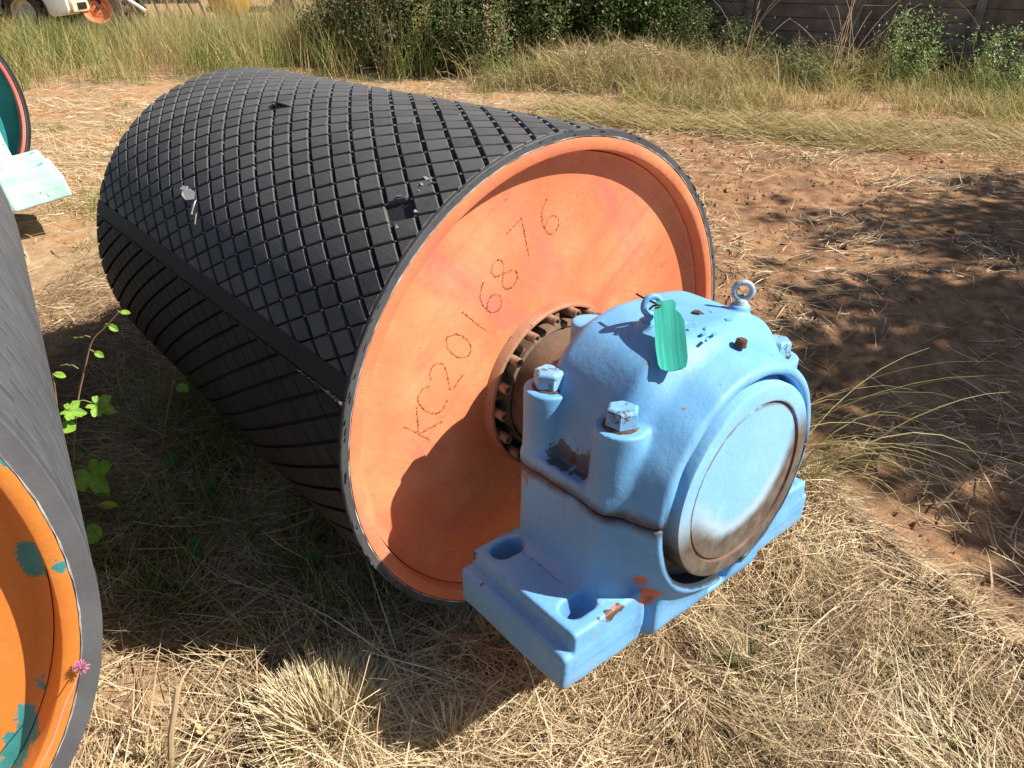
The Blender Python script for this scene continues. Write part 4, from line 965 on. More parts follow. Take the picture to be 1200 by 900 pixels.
def shrub(name, loc, rad, hgt, stems, leaves, lsize, mat, label, cat, group=None, tints=(0, 1), leafy=1., lean=0., seed=0, low=.15):
    rr = np.random.default_rng(seed); root = tag(empty(name, loc), label, cat, group)
    P = []; cen = []
    for k in range(stems):
        a = rr.uniform(0, 2*PI); b = rr.uniform(.15, 1)*rad; top_ = np.array([math.cos(a)*b+lean, math.sin(a)*b, hgt*rr.uniform(.55, 1.05)*(1-.35*(b/rad)**2)])
        u = np.linspace(0, 1, 7)[:, None]; base = np.array([math.cos(a)*b*.25, math.sin(a)*b*.25, -.03])
        path = base+(top_-base)*u+np.array([math.cos(a), math.sin(a), 0])*(u*(1-u))*rad*.5+rr.normal(0, .02*hgt, (7, 3))*u; P.append(path)
        for q in range(12):
            v = rr.uniform(low, 1); i = v*6; j = min(5, int(i)); c = path[j]+(path[j+1]-path[j])*(i-j); cen.append(c)
            if rr.random() < .5:
                e = c+rr.normal(0, .12*rad+.03, 3); P.append(np.stack([c, (c+e)/2+rr.normal(0, .01, 3), e])); cen += [e, (c+e)/2]
    tubes_batch('branches', P, [.006 if len(q) > 3 else .003 for q in P], rr.uniform(.1, .8, len(P)), M_TWIG, root)
    if leaves: leaf_cloud('foliage', np.array(cen), leaves, lsize, mat, root, tints)
    return root
# dark leafy mass in the centre background
SH = [((-2.2, 12.0), .8, 1.7, 'dark thin stemmed shrub at the left end of the thicket, beside the big tyre', 5200, 2),
      ((-1.3, 11.9), 1.0, 2.2, 'tangled dark shrub with hanging stems behind the rubber drum', 8200, 3),
      ((-.35, 11.9), 1.0, 2.3, 'tall shaded shrub in the middle of the thicket, left of the bright leaves', 8200, 4),
      ((.65, 12.5), 1.1, 2.5, 'bushy shrub with glossy bright green leaves at the top centre', 9000, 5),
      ((1.9, 12.8), 1.1, 2.4, 'green leafed shrub over a dark hollow, right of the top centre', 8200, 6),
      ((2.75, 12.7), .6, 1.35, 'low dark shrub against the left end of the wall', 2200, 7)]
for (xy, r, h, lab, nl, sd_) in SH:
    shrub('shrub', (xy[0], xy[1], height(*xy)), r, h, 22, nl, .055 if sd_ < 5 else .075, M_LEAF, lab, 'shrub', 'shrubs of the dark thicket', (0, .75) if sd_ < 5 else (.3, .9), seed=sd_)
for k, (x, y, r, h, nl, lab) in enumerate(((-2.9, 12.6, .6, 1.25, 4200, 'low dark green shrub behind the tall grass, left end of the thicket'), (-.8, 11.3, .5, 1.1, 4200, 'dark green shrub low in front of the thicket, left of centre'),
        (.45, 11.6, .6, 1.5, 5200, 'dark green shrub between the feathery bush and the brush heap'), (1.15, 12.0, .6, 1.7, 5200, 'green shrub rising directly behind the brush heap'), (2.5, 11.7, .55, 1.0, 3600, 'weedy green shrub right of the brush heap, left of the first wall post'),
        (3.35, 11.5, .45, .75, 2400, 'knee high dark weeds at the foot of the wall below the first post'), (5.7, 11.0, .5, .7, 2400, 'dark low weeds at the foot of the wall between the two pale shrubs'))):
    shrub('shrub', (x, y, height(x, y)), r, h, 20, nl, .05, M_LEAF, lab, 'shrub', 'shrubs of the dark thicket', (0, .7), seed=120+k)
# pale twiggy growth hanging in front of the thicket
for k, (x, y, r, h, lab) in enumerate(((-1.75, 11.2, .5, 1.15, 'brown twiggy bush in front of the thicket, left of the drooping green vine'), (-.25, 11.1, .55, 1.3, 'tall feathery grey green bush in front of the thicket'), (-.95, 11.2, .35, 1.5, 'drooping green vine hanging between two bushes of the thicket'))):
    shrub('twiggy_bush', (x, y, height(x, y)), r, h, 26, 1300, .04, M_LEAFP if k else M_LEAF, lab, 'bush', 'twiggy bushes before the thicket', (0, .6), seed=20+k)
# heap of cut dry brush
rr = np.random.default_rng(77); N = 900; P = []
for k in range(N):
    cx = rr.normal(1.45, .95); cy = 10.75+rr.normal(0, .38)-.12*(cx-1.3); hh = .50*math.exp(-((cx-1.45)/1.3)**2)*(.6+.8*float(fbm(cx*2.2, 3.)))
    z0 = height(cx, cy)+rr.uniform(0, 1)**.7*hh*math.exp(-((cy-10.8)/.6)**2); a = rr.uniform(0, 2*PI); e = rr.normal(.1, .35); L_ = rr.uniform(.2, .9)
    d = np.array([math.cos(a)*math.cos(e), math.sin(a)*math.cos(e), math.sin(e)]); q = np.array([cx, cy, z0]); u = np.linspace(-.5, .5, 5)[:, None]
    P.append(q+d*L_*u+np.array([0, 0, -1])*u*u*L_*.5+rr.normal(0, .02, (5, 3)))
heap = tubes_batch('brush_heap', P, rr.uniform(.002, .006, N), rr.uniform(.3, 1, N), M_TWIG, None, 'heap of cut dry brush and straw in front of the thicket', 'stuff', 3)
p = np.stack([rr.normal(1.45, 1.0, 9000), rr.normal(10.7, .45, 9000)], 1); hz = height(p[:, 0], p[:, 1])+rr.uniform(0, 1, 9000)*(.6+.8*fbm(p[:, 0]*2.2, p[:, 0]*0+3.))*.48*np.exp(-((p[:, 0]-1.45)/1.3)**2-((p[:, 1]-10.8)/.55)**2)
blades('heap_straw', np.stack([p[:, 0], p[:, 1], hz], 1), U(0, 2*PI, 9000), rng.normal(.1, .5, 9000), U(0, 1.4, 9000), U(.12, .45, 9000), U(.004, .010, 9000), np.clip(rng.normal(.4, .18, 9000), 0, .8), M_STRAW, 'dry straw heaped over the cut brush', 3)
tall('dead_grass', 6500, lambda x, y: np.exp(-((x-1.5)/1.3)**2)*(.3+.7*(fbm(x*2.5, y*2.5) > .45)), (-.8, 3.6, 9.9, 11.9), (.30, .85), (-.25, .75), 'dead and green grass growing through the cut brush', bend=(.5, 2.2), width=(.004, .010))
# shrubs before the wall
for k, (x, y, r, h, nl, lab) in enumerate(((5.15, 10.35, .42, 1.05, 1700, 'upright green shrub with small pale leaves before the wall, left of the other pale shrub'),
                                          (6.2, 10.0, .42, .80, 1700, 'lower pale green shrub before the wall at the right edge'))):
    shrub('green_shrub', (x, y, height(x, y)), r, h, 18, nl, .038, M_LEAFP, lab, 'shrub', 'pale green shrubs before the wall', (.2, 1), seed=40+k)
shrub('dry_bush', (3.95, 10.5, height(3.95, 10.5)), .6, .62, 40, 1500, .03, M_LEAFP, 'low greyish dry bush against the wall between the posts', 'bush', None, (0, .35), seed=50, low=.3)
# tall reeds leaning against the wall
def reed(x, y, N, hgt, lean_az, spread, label, seed, tintr=(.1, .6)):
    rr = np.random.default_rng(seed); P = []; 
    for k in range(N):
        a = lean_az+rr.normal(0, spread); L_ = hgt*rr.uniform(.6, 1.1); u = np.linspace(0, 1, 8)[:, None]; e0 = rr.uniform(.8, 1.45)
        base = np.array([x, y, 0])+rr.normal(0, .07, 3)*[1, 1, 0]; base[2] = height(base[0], base[1]); d = np.array([math.cos(a)*math.cos(e0), math.sin(a)*math.cos(e0), math.sin(e0)])
        P.append(base+d*L_*u+np.array([math.cos(a), math.sin(a), -.9])*L_*.22*u**2.5)
    root = tag(empty('reed_clump', (x, y, 0)), label, 'grass', 'tall reed clumps before the wall')
    o = tubes_batch('stalks', P, rr.uniform(.003, .007, N), rr.uniform(.4, 1, N), M_TWIG, root, seg=4); o.location = (-x, -y, 0)
    n = N*9; b = np.repeat(np.array([q[0] for q in P]), 9, 0); az_ = U(0, 2*PI, n)
    o2 = blades('leaf_blades', b-np.array([x, y, 0]), az_, U(.7, 1.45, n), U(.6, 2.4, n), U(.35, .95, n)*hgt*.6, U(.006, .014, n), U(tintr[0], tintr[1], n), M_GREENG, None, 5, kind=None); o2.parent = root
reed(4.25, 10.1, 16, 1.7, 1.0, .8, 'tall yellowish reed clump between the second and third wall posts', 61, (.1, .5))
reed(3.15, 10.6, 9, 1.5, .6, .9, 'green reed clump with curling leaves in front of the leftmost wall post', 62, (.3, .9))
reed(5.0, 10.9, 15, 2.0, .4, .5, 'brown reeds leaning to the right across the third wall post', 63, (.0, .3))
reed(6.35, 10.4, 8, 1.6, 1.2, .9, 'thin dry reeds standing at the right edge of the wall', 64, (.0, .3))

# ------------------------------------------------------------------ precast wall of slotted posts and planks
M_WALL = m_plain('weathered_precast', (.21, .165, .145), .9, .15, 0, .35, 3, .5); M_POST = m_plain('precast_post', (.23, .20, .19), .9, .15, 0, .3, 5, .4)
P0 = Vector((3.62, 12.35, 0)); D = Vector((1.36, -.70, 0)); wl = D.length; ang = math.atan2(D.y, D.x)
wall = tag(empty('precast_wall', P0, rz=ang), 'dark weathered wall of horizontal planks slotted between posts', 'wall')
m = MB(); m.box((0, 0, .93), (wl-.10, .045, .172), .008); pl = None
rr = random.Random(21)
pm = MB(); pm.box((0, 0, 1.0), (.115, .13, 2.1), .012); pm.box((0, -.058, 1.0), (.035, .05, 2.08), .006)
post = pm.build('post', M_POST, wall, angle=30); post.location = (-2*wl, 0, 0)
plank_me = None
for k in range(-2, 8):
    if k > -2:
        o = post.copy(); COL.objects.link(o); o.parent = wall; o.location = (k*wl, 0, 0); o.rotation_euler = (rr.uniform(-.02, .02), rr.uniform(-.012, .012), 0)
    if k == 7: break
    for r in range(11):
        if plank_me is None:
            q = MB(); q.box((0, -.006, 0), (wl-.10, .030, .172), .004); q.box((0, .014, 0), (wl-.102, .014, .1834), .001); o = q.build('plank', M_WALL, wall, angle=30); plank_me = o
        else: o = plank_me.copy(); COL.objects.link(o); o.parent = wall
        o.location = ((k+.5)*wl, rr.uniform(-.003, .003), .09+.183*r); o.rotation_euler = (rr.uniform(.015, .045), rr.uniform(-.004, .004), 0)

# ------------------------------------------------------------------ vehicles and machinery at the back left
M_WHITE = m_paint('dusty_white_paint', (.74, .72, .68), (.80, .79, .76), scale=1.2, rust_amt=.75); M_CREAM = m_plain('dusty_plastic', (.62, .50, .34), .6, .4); M_TYRE = m_plain('dusty_tyre', (.075, .062, .052), .85, .2, 0, .4, 10, .5)
M_GLASS = m_plain('dark_glass', (.02, .025, .03), .08, .6, 0, .1); M_BLK = m_plain('black_plastic', (.02, .02, .02), .6, .3); M_RED = m_paint('worn_red_paint', (.34, .045, .03), (.42, .07, .045), scale=3, rust_amt=.55)
M_MACH = m_plain('oily_iron', (.045, .035, .032), .7, .4, .3, .5, 8); M_WHEELO = m_paint('orange_rim_paint', (.70, .17, .07), (.78, .25, .12), scale=3); M_YEL = m_paint('yellow_paint', (.72, .40, .03), (.80, .48, .05), scale=3)
M_SILV = m_plain('worn_alloy', (.50, .47, .40), .45, .4, .5, .25, 20)
def wheel(parent, r, w, rimr, rimmat, loc, rz=0, lugs=0, name='wheel', spokes=5):
    """a wheel turned about local y; tyre with rim and hub as its children"""
    b = MB(); h = w/2
    b.lathe([(rimr, -h*.8), (rimr+.02, -h*.95), (r-.05, -h), (r-.012, -h*.8), (r, -h*.4), (r, h*.4), (r-.012, h*.8), (r-.05, h), (rimr+.02, h*.95), (rimr, h*.8)], 1, 40)
    if lugs:
        for k in range(lugs):
            t_ = 2*PI*k/lugs
            for sg in (-1, 1):
                b.M = Matrix.Rotation(-(t_+(0 if sg > 0 else PI/lugs)), 4, 'Y'); b.box((r+.012, sg*h*.45, 0), (.05, h*.9, r*.07), .006, Matrix.Rotation(sg*.5, 3, 'X'))
        b.M = Matrix()
    ty = b.build(name, M_TYRE, parent); ty.location = loc; ty.rotation_euler = (0, 0, rz)
    b = MB(); b.lathe([(rimr+.012, -h*.92), (rimr-.01, -h*.85), (rimr-.035, -h*.3), (rimr*.62, -h*.22), (rimr*.55, -h*.32), (rimr*.25, -h*.40), (.0, -h*.40)], 1, 36); b.lathe([(rimr-.01, -h*.85), (rimr-.03, h*.8), (rimr+.01, h*.85)], 1, 36)
    b.build('rim', rimmat, ty, angle=30)
    b = MB()
    for k in range(spokes):
        t_ = 2*PI*k/spokes; c = (rimr*.36*math.cos(t_), rimr*.36*math.sin(t_)); b.cyl((c[0], -h*.36, c[1]), (c[0], -h*.46, c[1]), .012, hexa=True)
    b.cyl((0, -h*.35, 0), (0, -h*.62, 0), rimr*.16, rimr*.12); b.build('hub', M_MACH if rimmat is not M_SILV else M_SILV, ty)
    return ty
# white pickup: local x forward, y to its left; nose to the right in the picture
wp = gnd(32, 47); wp.z = 0
pk = tag(empty('pickup', (wp.x+.25, wp.y+.72, height(wp.x, wp.y)), rz=R_(-6)), 'white pickup with dusty cream bumper, only its front corner and wheel in view', 'pickup')
def arch(cx, r, n=12): return [(cx-r*math.cos(PI*k/n), .42+r*math.sin(PI*k/n)) for k in range(n+1)]
prof = [(-4.25, .55), (-4.30, 1.05), (-2.0, 1.08), (-1.9, 1.72), (-1.6, 1.80), (-.62, 1.78), (.05, 1.16), (.80, 1.06), (.99, .92), (1.02, .50), (.95, .40), (.62, .36)]
low = arch(0, .53)[::-1]+[(-.56, .34), (-2.65, .36)]+[(x-3.15, z) for x, z in arch(0, .50)[::-1]]+[(-3.7, .40)]
outl = prof+low; HWD = .86
def body(outline, hw, mat, name, par, inset_=.06):
    bm = bmesh.new(); vs = [bm.verts.new((x, -hw, z)) for x, z in outline]; f = bm.faces.new(vs)
    ex = bmesh.ops.extrude_face_region(bm, geom=[f]); bmesh.ops.translate(bm, vec=(0, 2*hw, 0), verts=[g for g in ex['geom'] if isinstance(g, bmesh.types.BMVert)])
    bmesh.ops.bevel(bm, geom=[e for e in bm.edges if abs(e.verts[0].co.y-e.verts[1].co.y) < .01], offset=.05, segments=3, affect='EDGES', profile=.6)
    for v in bm.verts:
        if v.co.z > 1.15: v.co.y *= 1-.16*(v.co.z-1.15)/.6
    bmesh.ops.recalc_face_normals(bm, faces=bm.faces); me = bpy.data.meshes.new(name); bm.to_mesh(me); bm.free(); me.materials.append(mat)
    for q in me.polygons: q.use_smooth = True
    me.set_sharp_from_angle(angle=R_(40)); return link(name, me, par)
bd_ = body(outl, HWD, M_WHITE, 'body', pk)
for cx in (0, -3.15):
    b = MB(); b.M = Matrix.Translation((cx, -HWD+.02, .42)); b.lathe([(.535, -.03), (.56, -.035), (.565, -.01), (.535, .05), (.50, .35), (.2, .36), (0, .36)], 1, 28, arc=(-.15, PI+.15)); b.build('wheel_arch', M_BLK, pk)
    for sy in (-1, 1): wheel(pk, .42, .25, .25, M_SILV, (cx, sy*(HWD-.14), .42), 0 if sy < 0 else PI, 22)
b = MB(); b.box((.93, 0, .58), (.34, 1.66, .30), .07); b.build('bumper', M_CREAM, pk); b = MB(); b.box((.90, -.83, .62), (.16, .03, .14), .02); b.box((1.09, -.55, .55), (.05, .3, .12), .015); b.build('fog_lamp_recess', M_BLK, pk)
b = MB(); b.box((.96, -.62, .90), (.14, .32, .15), .03); b.build('headlight', M_GLASS, pk); b = MB(); b.box((.96, .62, .90), (.14, .32, .15), .03); b.build('headlight', M_GLASS, pk)
for (x0, x1) in ((-.72, -.02), (-1.82, -.80)):
    b = MB(); sx = .30 if x1 > -.1 else 0
    for sg in (-1, 1):
        V = [(x0, sg*.845, 1.18), (x1+.0, sg*.845, 1.18), (x1-sx*1.8, sg*.79, 1.66), (x0, sg*.79, 1.68)]; b.add(V, [[0, 1, 2, 3]])
    b.build('side_window', M_GLASS, pk, smooth=False)
# red tractor with orange rims
tp = gnd(113, 45); 
tr = tag(empty('tractor', (tp.x+.1, tp.y+.6, height(tp.x, tp.y)), rz=R_(8)), 'old red tractor with an orange rimmed wheel, behind the pickup nose', 'tractor')
wheel(tr, .52, .30, .27, M_WHEELO, (0, -.55, .50), .12, 18); wheel(tr, .52, .30, .27, M_WHEELO, (0, .75, .50), PI, 18)
wheel(tr, .42, .22, .24, M_WHEELO, (-1.75, -.5, .42), .0, 14); wheel(tr, .42, .22, .24, M_WHEELO, (-1.75, .6, .42), PI, 14)
b = MB(); b.box((-.55, .05, .72), (1.5, .42, .34), .05); b.cyl((0, -.6, .62), (0, .8, .62), .10); b.box((-1.7, .05, .55), (.24, 1.0, .12), .03); b.cyl((-.9, -.22, .9), (-.9, -.22, .45), .09); b.box((-.35, -.3, .45), (.9, .06, .10), .01); b.cyl((-.75, -.34, .5), (-.5, -.36, 1.0), .03); b.cyl((-1.2, -.25, .35), (-.2, -.35, .42), .025); b.build('engine_block', M_MACH, tr)
b = MB(); b.box((-1.15, .05, 1.12), (1.35, .52, .42), .09); b.box((.02, -.52, 1.34), (.9, .36, .05), .02); b.box((.02, .68, 1.34), (.9, .36, .05), .02); b.build('bonnet', M_RED, tr)
b = MB(); b.box((.12, .05, 1.12), (.42, .42, .10), .04); b.box((.34, .05, 1.36), (.08, .42, .42), .04); b.build('seat', M_BLK, tr); b = MB(); b.tube([(-.35+.17*math.cos(t_)*.5, .05+.19*math.sin(t_), 1.5+.1*math.cos(t_)) for t_ in np.linspace(0, 2*PI, 20, endpoint=False)], .014, 6, closed=True); b.cyl((-.35, .05, 1.5), (-.55, .05, 1.2), .015); b.build('steering_wheel', M_BLK, tr)
b = MB(); b.cyl((-1.3, -.1, 1.3), (-1.3, -.1, 1.95), .035); b.build('exhaust', M_MACH, tr)
# dark red implement with a pale hydraulic arm
ip = gnd(185, 40); im = tag(empty('farm_implement', (ip.x, ip.y, height(ip.x, ip.y)), rz=R_(4)), 'dark red farm implement with a pale diagonal arm lying in the grass', 'farm machine')
b = MB(); b.box((.1, 0, .95), (2.0, .12, .14), .02); b.box((.1, .5, .95), (2.0, .12, .14), .02)
for x in (-.8, -.2, .4, 1.0): b.box((x, .25, .93), (.10, .62, .10), .01)
b.build('frame', M_RED, im)
rr = random.Random(31)
for k in range(9):
    x = -.85+k*.24; b = MB(); b.tube([(x, .05*(k % 3), .9), (x-.04, -.05, .6), (x+.05, -.08, .35), (x-.03, -.12, .12)], .028, 6); b.box((x-.03, -.12, .10), (.09, .03, .16), .006); b.build('tine', M_MACH, im)
b = MB(); b.cyl((.25, .1, .55), (.25, .1, 1.0), .20); b.box((.7, .2, .72), (.5, .4, .35), .04); b.box((-.3, .3, .7), (.4, .3, .35), .04); b.build('gearbox', M_MACH, im)
b = MB(); b.cyl((-.62, -.35, .86), (-.28, -.4, .62), .03); b.build('drag_arm', M_RED, im); b = MB(); b.cyl((-.36, -.39, .68), (.02, -.43, .43), .042); b.build('hydraulic_arm', M_WHITE, im); b = MB(); b.box((.42, -.2, .95), (.22, .05, .07), .01); b.build('plate', M_WHITE, im)
# yellow wheeled machine and a dark post
yp = gnd(276, 34); ym = tag(empty('yellow_machine', (yp.x, yp.y, height(yp.x, yp.y)), rz=R_(0)), 'yellow disc wheel of a machine standing in the tall grass', 'farm machine')
b = MB(); b.lathe([(.0, -.06), (.10, -.09), (.30, -.03), (.46, -.02), (.50, .0), (.46, .02), (0, .04)], 1, 32); dw = b.build('disc_wheel', M_YEL, ym, angle=40); dw.location = (0, -.1, .62)
b = MB(); b.box((.6, .25, .85), (1.5, .5, .5), .08); b.cyl((0, -.1, .62), (0, .4, .62), .06); b.build('body', M_YEL, ym); b = MB(); b.box((.2, .1, .35), (1.6, .3, .12), .02); b.cyl((1.2, .0, .32), (1.2, .3, .32), .30); b.build('chassis', M_MACH, ym)
fp = gnd(335, 40); b = MB(); b.M = Matrix.Translation((fp.x, fp.y, 0)); b.cyl((0, 0, -.1), (-.06, 0, 1.7), .045, .04, 10); tag(b.build('post', M_BARK, None), 'thin dark wooden post leaning in the tall grass at the back', 'post')
# big worn tyre lying upright by the thicket
bp = gnd(420, 54); bt = tag(empty('old_tyre', (bp.x, bp.y, height(bp.x, bp.y)), rz=R_(25)), 'big black tyre standing half hidden by tall grass left of the thicket', 'tyre')
b = MB(); b.lathe([(.40, -.16), (.44, -.20), (.62, -.22), (.72, -.17), (.75, -.08), (.75, .08), (.72, .17), (.62, .22), (.44, .20), (.40, .16), (.36, .14), (.36, -.14)], 1, 48, close=True)
for k in range(24):
    for sg in (-1, 1): b.M = Matrix.Rotation(-(2*PI*(k+(0 if sg > 0 else .5))/24), 4, 'Y'); b.box((.755, sg*.09, 0), (.05, .19, .055), .008, Matrix.Rotation(sg*.5, 3, 'X'))
b.M = Matrix(); ob = b.build('tread_body', M_RUBD, bt); ob.location = (0, 0, .74)

# ------------------------------------------------------------------ weeds
def leaf_shape(kind, n=40):
    P = []
    for q in range(n):
        t_ = 2*PI*q/n; u = abs(((t_/PI)+1) % 2-1)      # 1 at the tip, 0 at the stalk
        if kind == 'lobed':
            lob = .48+.52*abs(math.cos((t_)*2.5))**.9; r = (.22+.86*lob)*(1+.07*math.sin(13*t_)+.05*math.sin(7*t_))*(.58+.42*math.cos(t_/2)**2)
            r *= 1-.75*math.exp(-((t_-PI)/.30)**2)
        elif kind == 'round': r = .72*(1-.35*math.exp(-((t_-PI)/.3)**2))
        else: r = .35+.65*abs(math.cos(t_/2))**2.2; r *= .9-.45*abs(math.sin(t_))
        P.append((r*math.cos(t_)+.35, r*math.sin(t_)))
    return P
LEAF_ME = {}
def leaf_mesh(kind, mat):
    k = (kind, mat.name)
    if k in LEAF_ME: return LEAF_ME[k]
    P = leaf_shape(kind); V = [(.2, 0, 0)]; F = []
    for x, y in P: V.append((x*.55+.2, y*.55, .14*abs(y)*.55-.16*x*x)); 
    for x, y in P: V.append((x+.0, y, .20*abs(y)-.20*x*x+.03*math.sin(9*y)))
    n = len(P)
    for q in range(n): F.append([0, 1+q, 1+(q+1) % n]); F.append([1+q, 1+n+q, 1+n+(q+1) % n, 1+(q+1) % n])
    me = raw_mesh('leaf', np.array(V), F, mat, True, [.5]*len(V)); LEAF_ME[k] = me; return me
def mk_leafmat(name, c, c2):
    t = NT(name); col = t.mix(t.mask(t.noise(3, 4), .35, .65), c, c2); vein = t.n('TexWave', {'Vector': t.co(), 'Scale': 2.2, 'Distortion': 2., 'Detail': 2.})
    col = t.mix(t.math('MULTIPLY', vein.outputs[1], .2), col, tuple(min(1, v*1.5) for v in c2)); t.out(col, .5, .35)
    tr = t.n('BsdfTranslucent', {'Color': col}); mx = t.n('MixShader', {0: .4, 1: t.b.outputs[0], 2: tr.outputs[0]}); t.t.links.new(mx.outputs[0], t.t.nodes['Material Output'].inputs[0]); return t.m
ML_B = mk_leafmat('bright_leaf', (.20, .40, .045), (.30, .52, .08)); ML_D = mk_leafmat('dark_leaf', (.06, .15, .045), (.10, .22, .06)); ML_Y = mk_leafmat('yellowing_leaf', (.38, .42, .05), (.55, .48, .07))
def weed(label, stems, leaves, cat='weed', group='broad leaved weeds between the drums', name='weed', stem_r=.0035, tnt=.8):
    b0_ = Vector(stems[0][0]); root = tag(empty(name, b0_), label, cat, group)
    for st in stems:
        m = MB(); pts = [Vector(p)-b0_ for p in st]; fine = []
        for i in range(len(pts)-1):
            p0, p1, p2, p3 = pts[max(i-1, 0)], pts[i], pts[i+1], pts[min(i+2, len(pts)-1)]
            for k in range(4):
                t_ = k/4; fine.append(.5*((2*p1)+(p2-p0)*t_+(2*p0-5*p1+4*p2-p3)*t_*t_+(3*p1-p0-3*p2+p3)*t_**3))
        fine.append(pts[-1]); m.tube(fine, [stem_r*(1-.6*i/len(fine)) for i in range(len(fine))], 6, tint=tnt); m.build('stem', M_STEM, root)
    for (p, q, size, kind, mat) in leaves:          # p: node on the stem, q: leaf base
        p, q = Vector(p)-b0_, Vector(q)-b0_
        if (q-p).length > .004:
            m = MB(); m.tube([p, (p+q)/2+Vector((0, 0, .006)), q], .0013, 5, tint=.3); m.build('petiole', M_STEM, root)
        d = (q-p).normalized() if (q-p).length > .004 else Vector((1, 0, 0)); yaw = math.atan2(d.y, d.x)+random.uniform(-.4, .4)
        o = link('leaf', leaf_mesh(kind, mat), root); o.location = q; o.rotation_euler = (random.uniform(.2, .7), random.uniform(-.1, .5), yaw); o.scale = (size*.72,)*3
    return root
Yp = 1.80
A_ = lambda x, y, Y=Yp: at(x, y, Y)
random.seed(11)
weed('tall bright green weed with lobed leaves beside the grey drum',
     [[gnd(90, 640, 0), A_(86, 560), A_(90, 480), A_(100, 430), A_(108, 400), A_(122, 385), A_(140, 365)], [gnd(84, 640), A_(80, 560, 1.76), A_(70, 500, 1.76), A_(64, 450, 1.74)]],
     [(A_(90, 470), A_(108, 472), .062, 'lobed', ML_B), (A_(88, 490), A_(90, 497), .042, 'plain', ML_B), (A_(87, 545), A_(102, 548, 1.76), .098, 'lobed', ML_B), (A_(86, 568), A_(108, 572, 1.74), .066, 'plain', ML_B),
      (A_(104, 412), A_(110, 412), .034, 'plain', ML_B), (A_(122, 383), A_(127, 380), .034, 'plain', ML_B), (A_(138, 366), A_(140, 366), .030, 'plain', ML_B), (A_(106, 395), A_(96, 396), .032, 'plain', ML_B), (A_(92, 432), A_(80, 428), .030, 'plain', ML_B),
      (A_(84, 545), A_(94, 530, 1.86), .055, 'lobed', ML_D), (A_(74, 520, 1.76), A_(76, 480, 1.76), .052, 'lobed', ML_B), (A_(80, 560, 1.76), A_(74, 500, 1.75), .045, 'round', ML_B), (A_(64, 450, 1.74), A_(62, 438, 1.74), .036, 'plain', ML_B), (A_(84, 600, 1.7), A_(116, 592, 1.7), .055, 'plain', ML_Y),
      (A_(84, 610, 1.62), A_(102, 622, 1.60), .060, 'round', ML_B), (A_(66, 470, 1.74), A_(60, 462, 1.74), .03, 'plain', ML_B)])
Y2_ = 2.05
weed('thin stemmed weed topped by two leaves in the shade below the big drum',
     [[gnd(186, 610), A_(188, 560, Y2_), A_(192, 510, Y2_), A_(200, 462, Y2_), A_(203, 445, Y2_)]],
     [(A_(203, 447, Y2_), A_(207, 452, Y2_-.05), .06, 'plain', ML_B), (A_(203, 447, Y2_), A_(216, 444, Y2_), .078, 'plain', ML_D), (A_(195, 500, Y2_), A_(193, 500, Y2_), .03, 'round', ML_D), (A_(190, 540, Y2_), A_(197, 536, Y2_-.04), .055, 'round', ML_D), (A_(190, 545, Y2_), A_(180, 540, Y2_), .045, 'round', ML_D),
      (A_(188, 560, Y2_), A_(193, 556, Y2_-.05), .05, 'round', ML_D), (A_(188, 560, Y2_), A_(195, 562, Y2_-.05), .036, 'plain', ML_Y), (A_(187, 575, Y2_), A_(190, 574, Y2_-.05), .032, 'round', ML_D), (A_(192, 543, Y2_), A_(208, 541, Y2_), .035, 'round', ML_D)])
for k, (x, y, lab) in enumerate(((357, 662, 'two dark round leaves on the ground left of the drum foot'), (218, 650, 'small yellow green seedling low in the shaded straw'), (236, 578, 'small round leaved weed against the shaded underside of the drum'))):
    g = gnd(x, y+14); u_ = g.y
    weed(lab, [[g, A_(x-1, y+2, u_), A_(x+2, y-12, u_)]], [(A_(x, y, u_), A_(x-4, y-2, u_), .06 if k == 0 else .04, 'round', ML_D if k != 1 else ML_Y), (A_(x+2, y-10, u_), A_(x+5, y-14, u_), .045, 'round', ML_D), (A_(x, y, u_), A_(x+9, y-1, u_), .035, 'round', ML_D)], group='low weeds in the shade', name='seedling', stem_r=.002)
# pink thistle-like flower before the grey drum
ft = at(95, 782, .80); fb = gnd(30, 990); root = tag(empty('wild_flower', fb), 'pink pompom flower on a thin stem before the grey drum\'s orange end', 'flower')
m = MB(); pts = [fb, at(42, 910, .62), at(62, 868, .68), at(76, 825, .74), at(88, 800, .78), ft]; m.tube([p-fb for p in pts], [.0022, .002, .0016, .0014, .0013, .0012], 6, tint=1.); m.build('stem', M_STEM, root)
m = MB(); rr = random.Random(3)
for k in range(170):
    d = Vector((rr.gauss(0, 1), rr.gauss(0, 1), rr.gauss(0, 1)+.25)).normalized(); p = ft-fb+d*.002; q = ft-fb+d*rr.uniform(.010, .0145); w = d.orthogonal().normalized()*.0006
    m.add([p-w, p+w, q+w*.6, q-w*.6], [[0, 1, 2, 3]])
m.build('flower_head', M_PETAL, root, smooth=False, fix=False)
m = MB(); m.lathe([(0, -.004), (.0035, -.003), (.004, .001), (.0, .004)], 2, 10); o = m.build('calyx', M_STEM, root); o.location = ft-fb
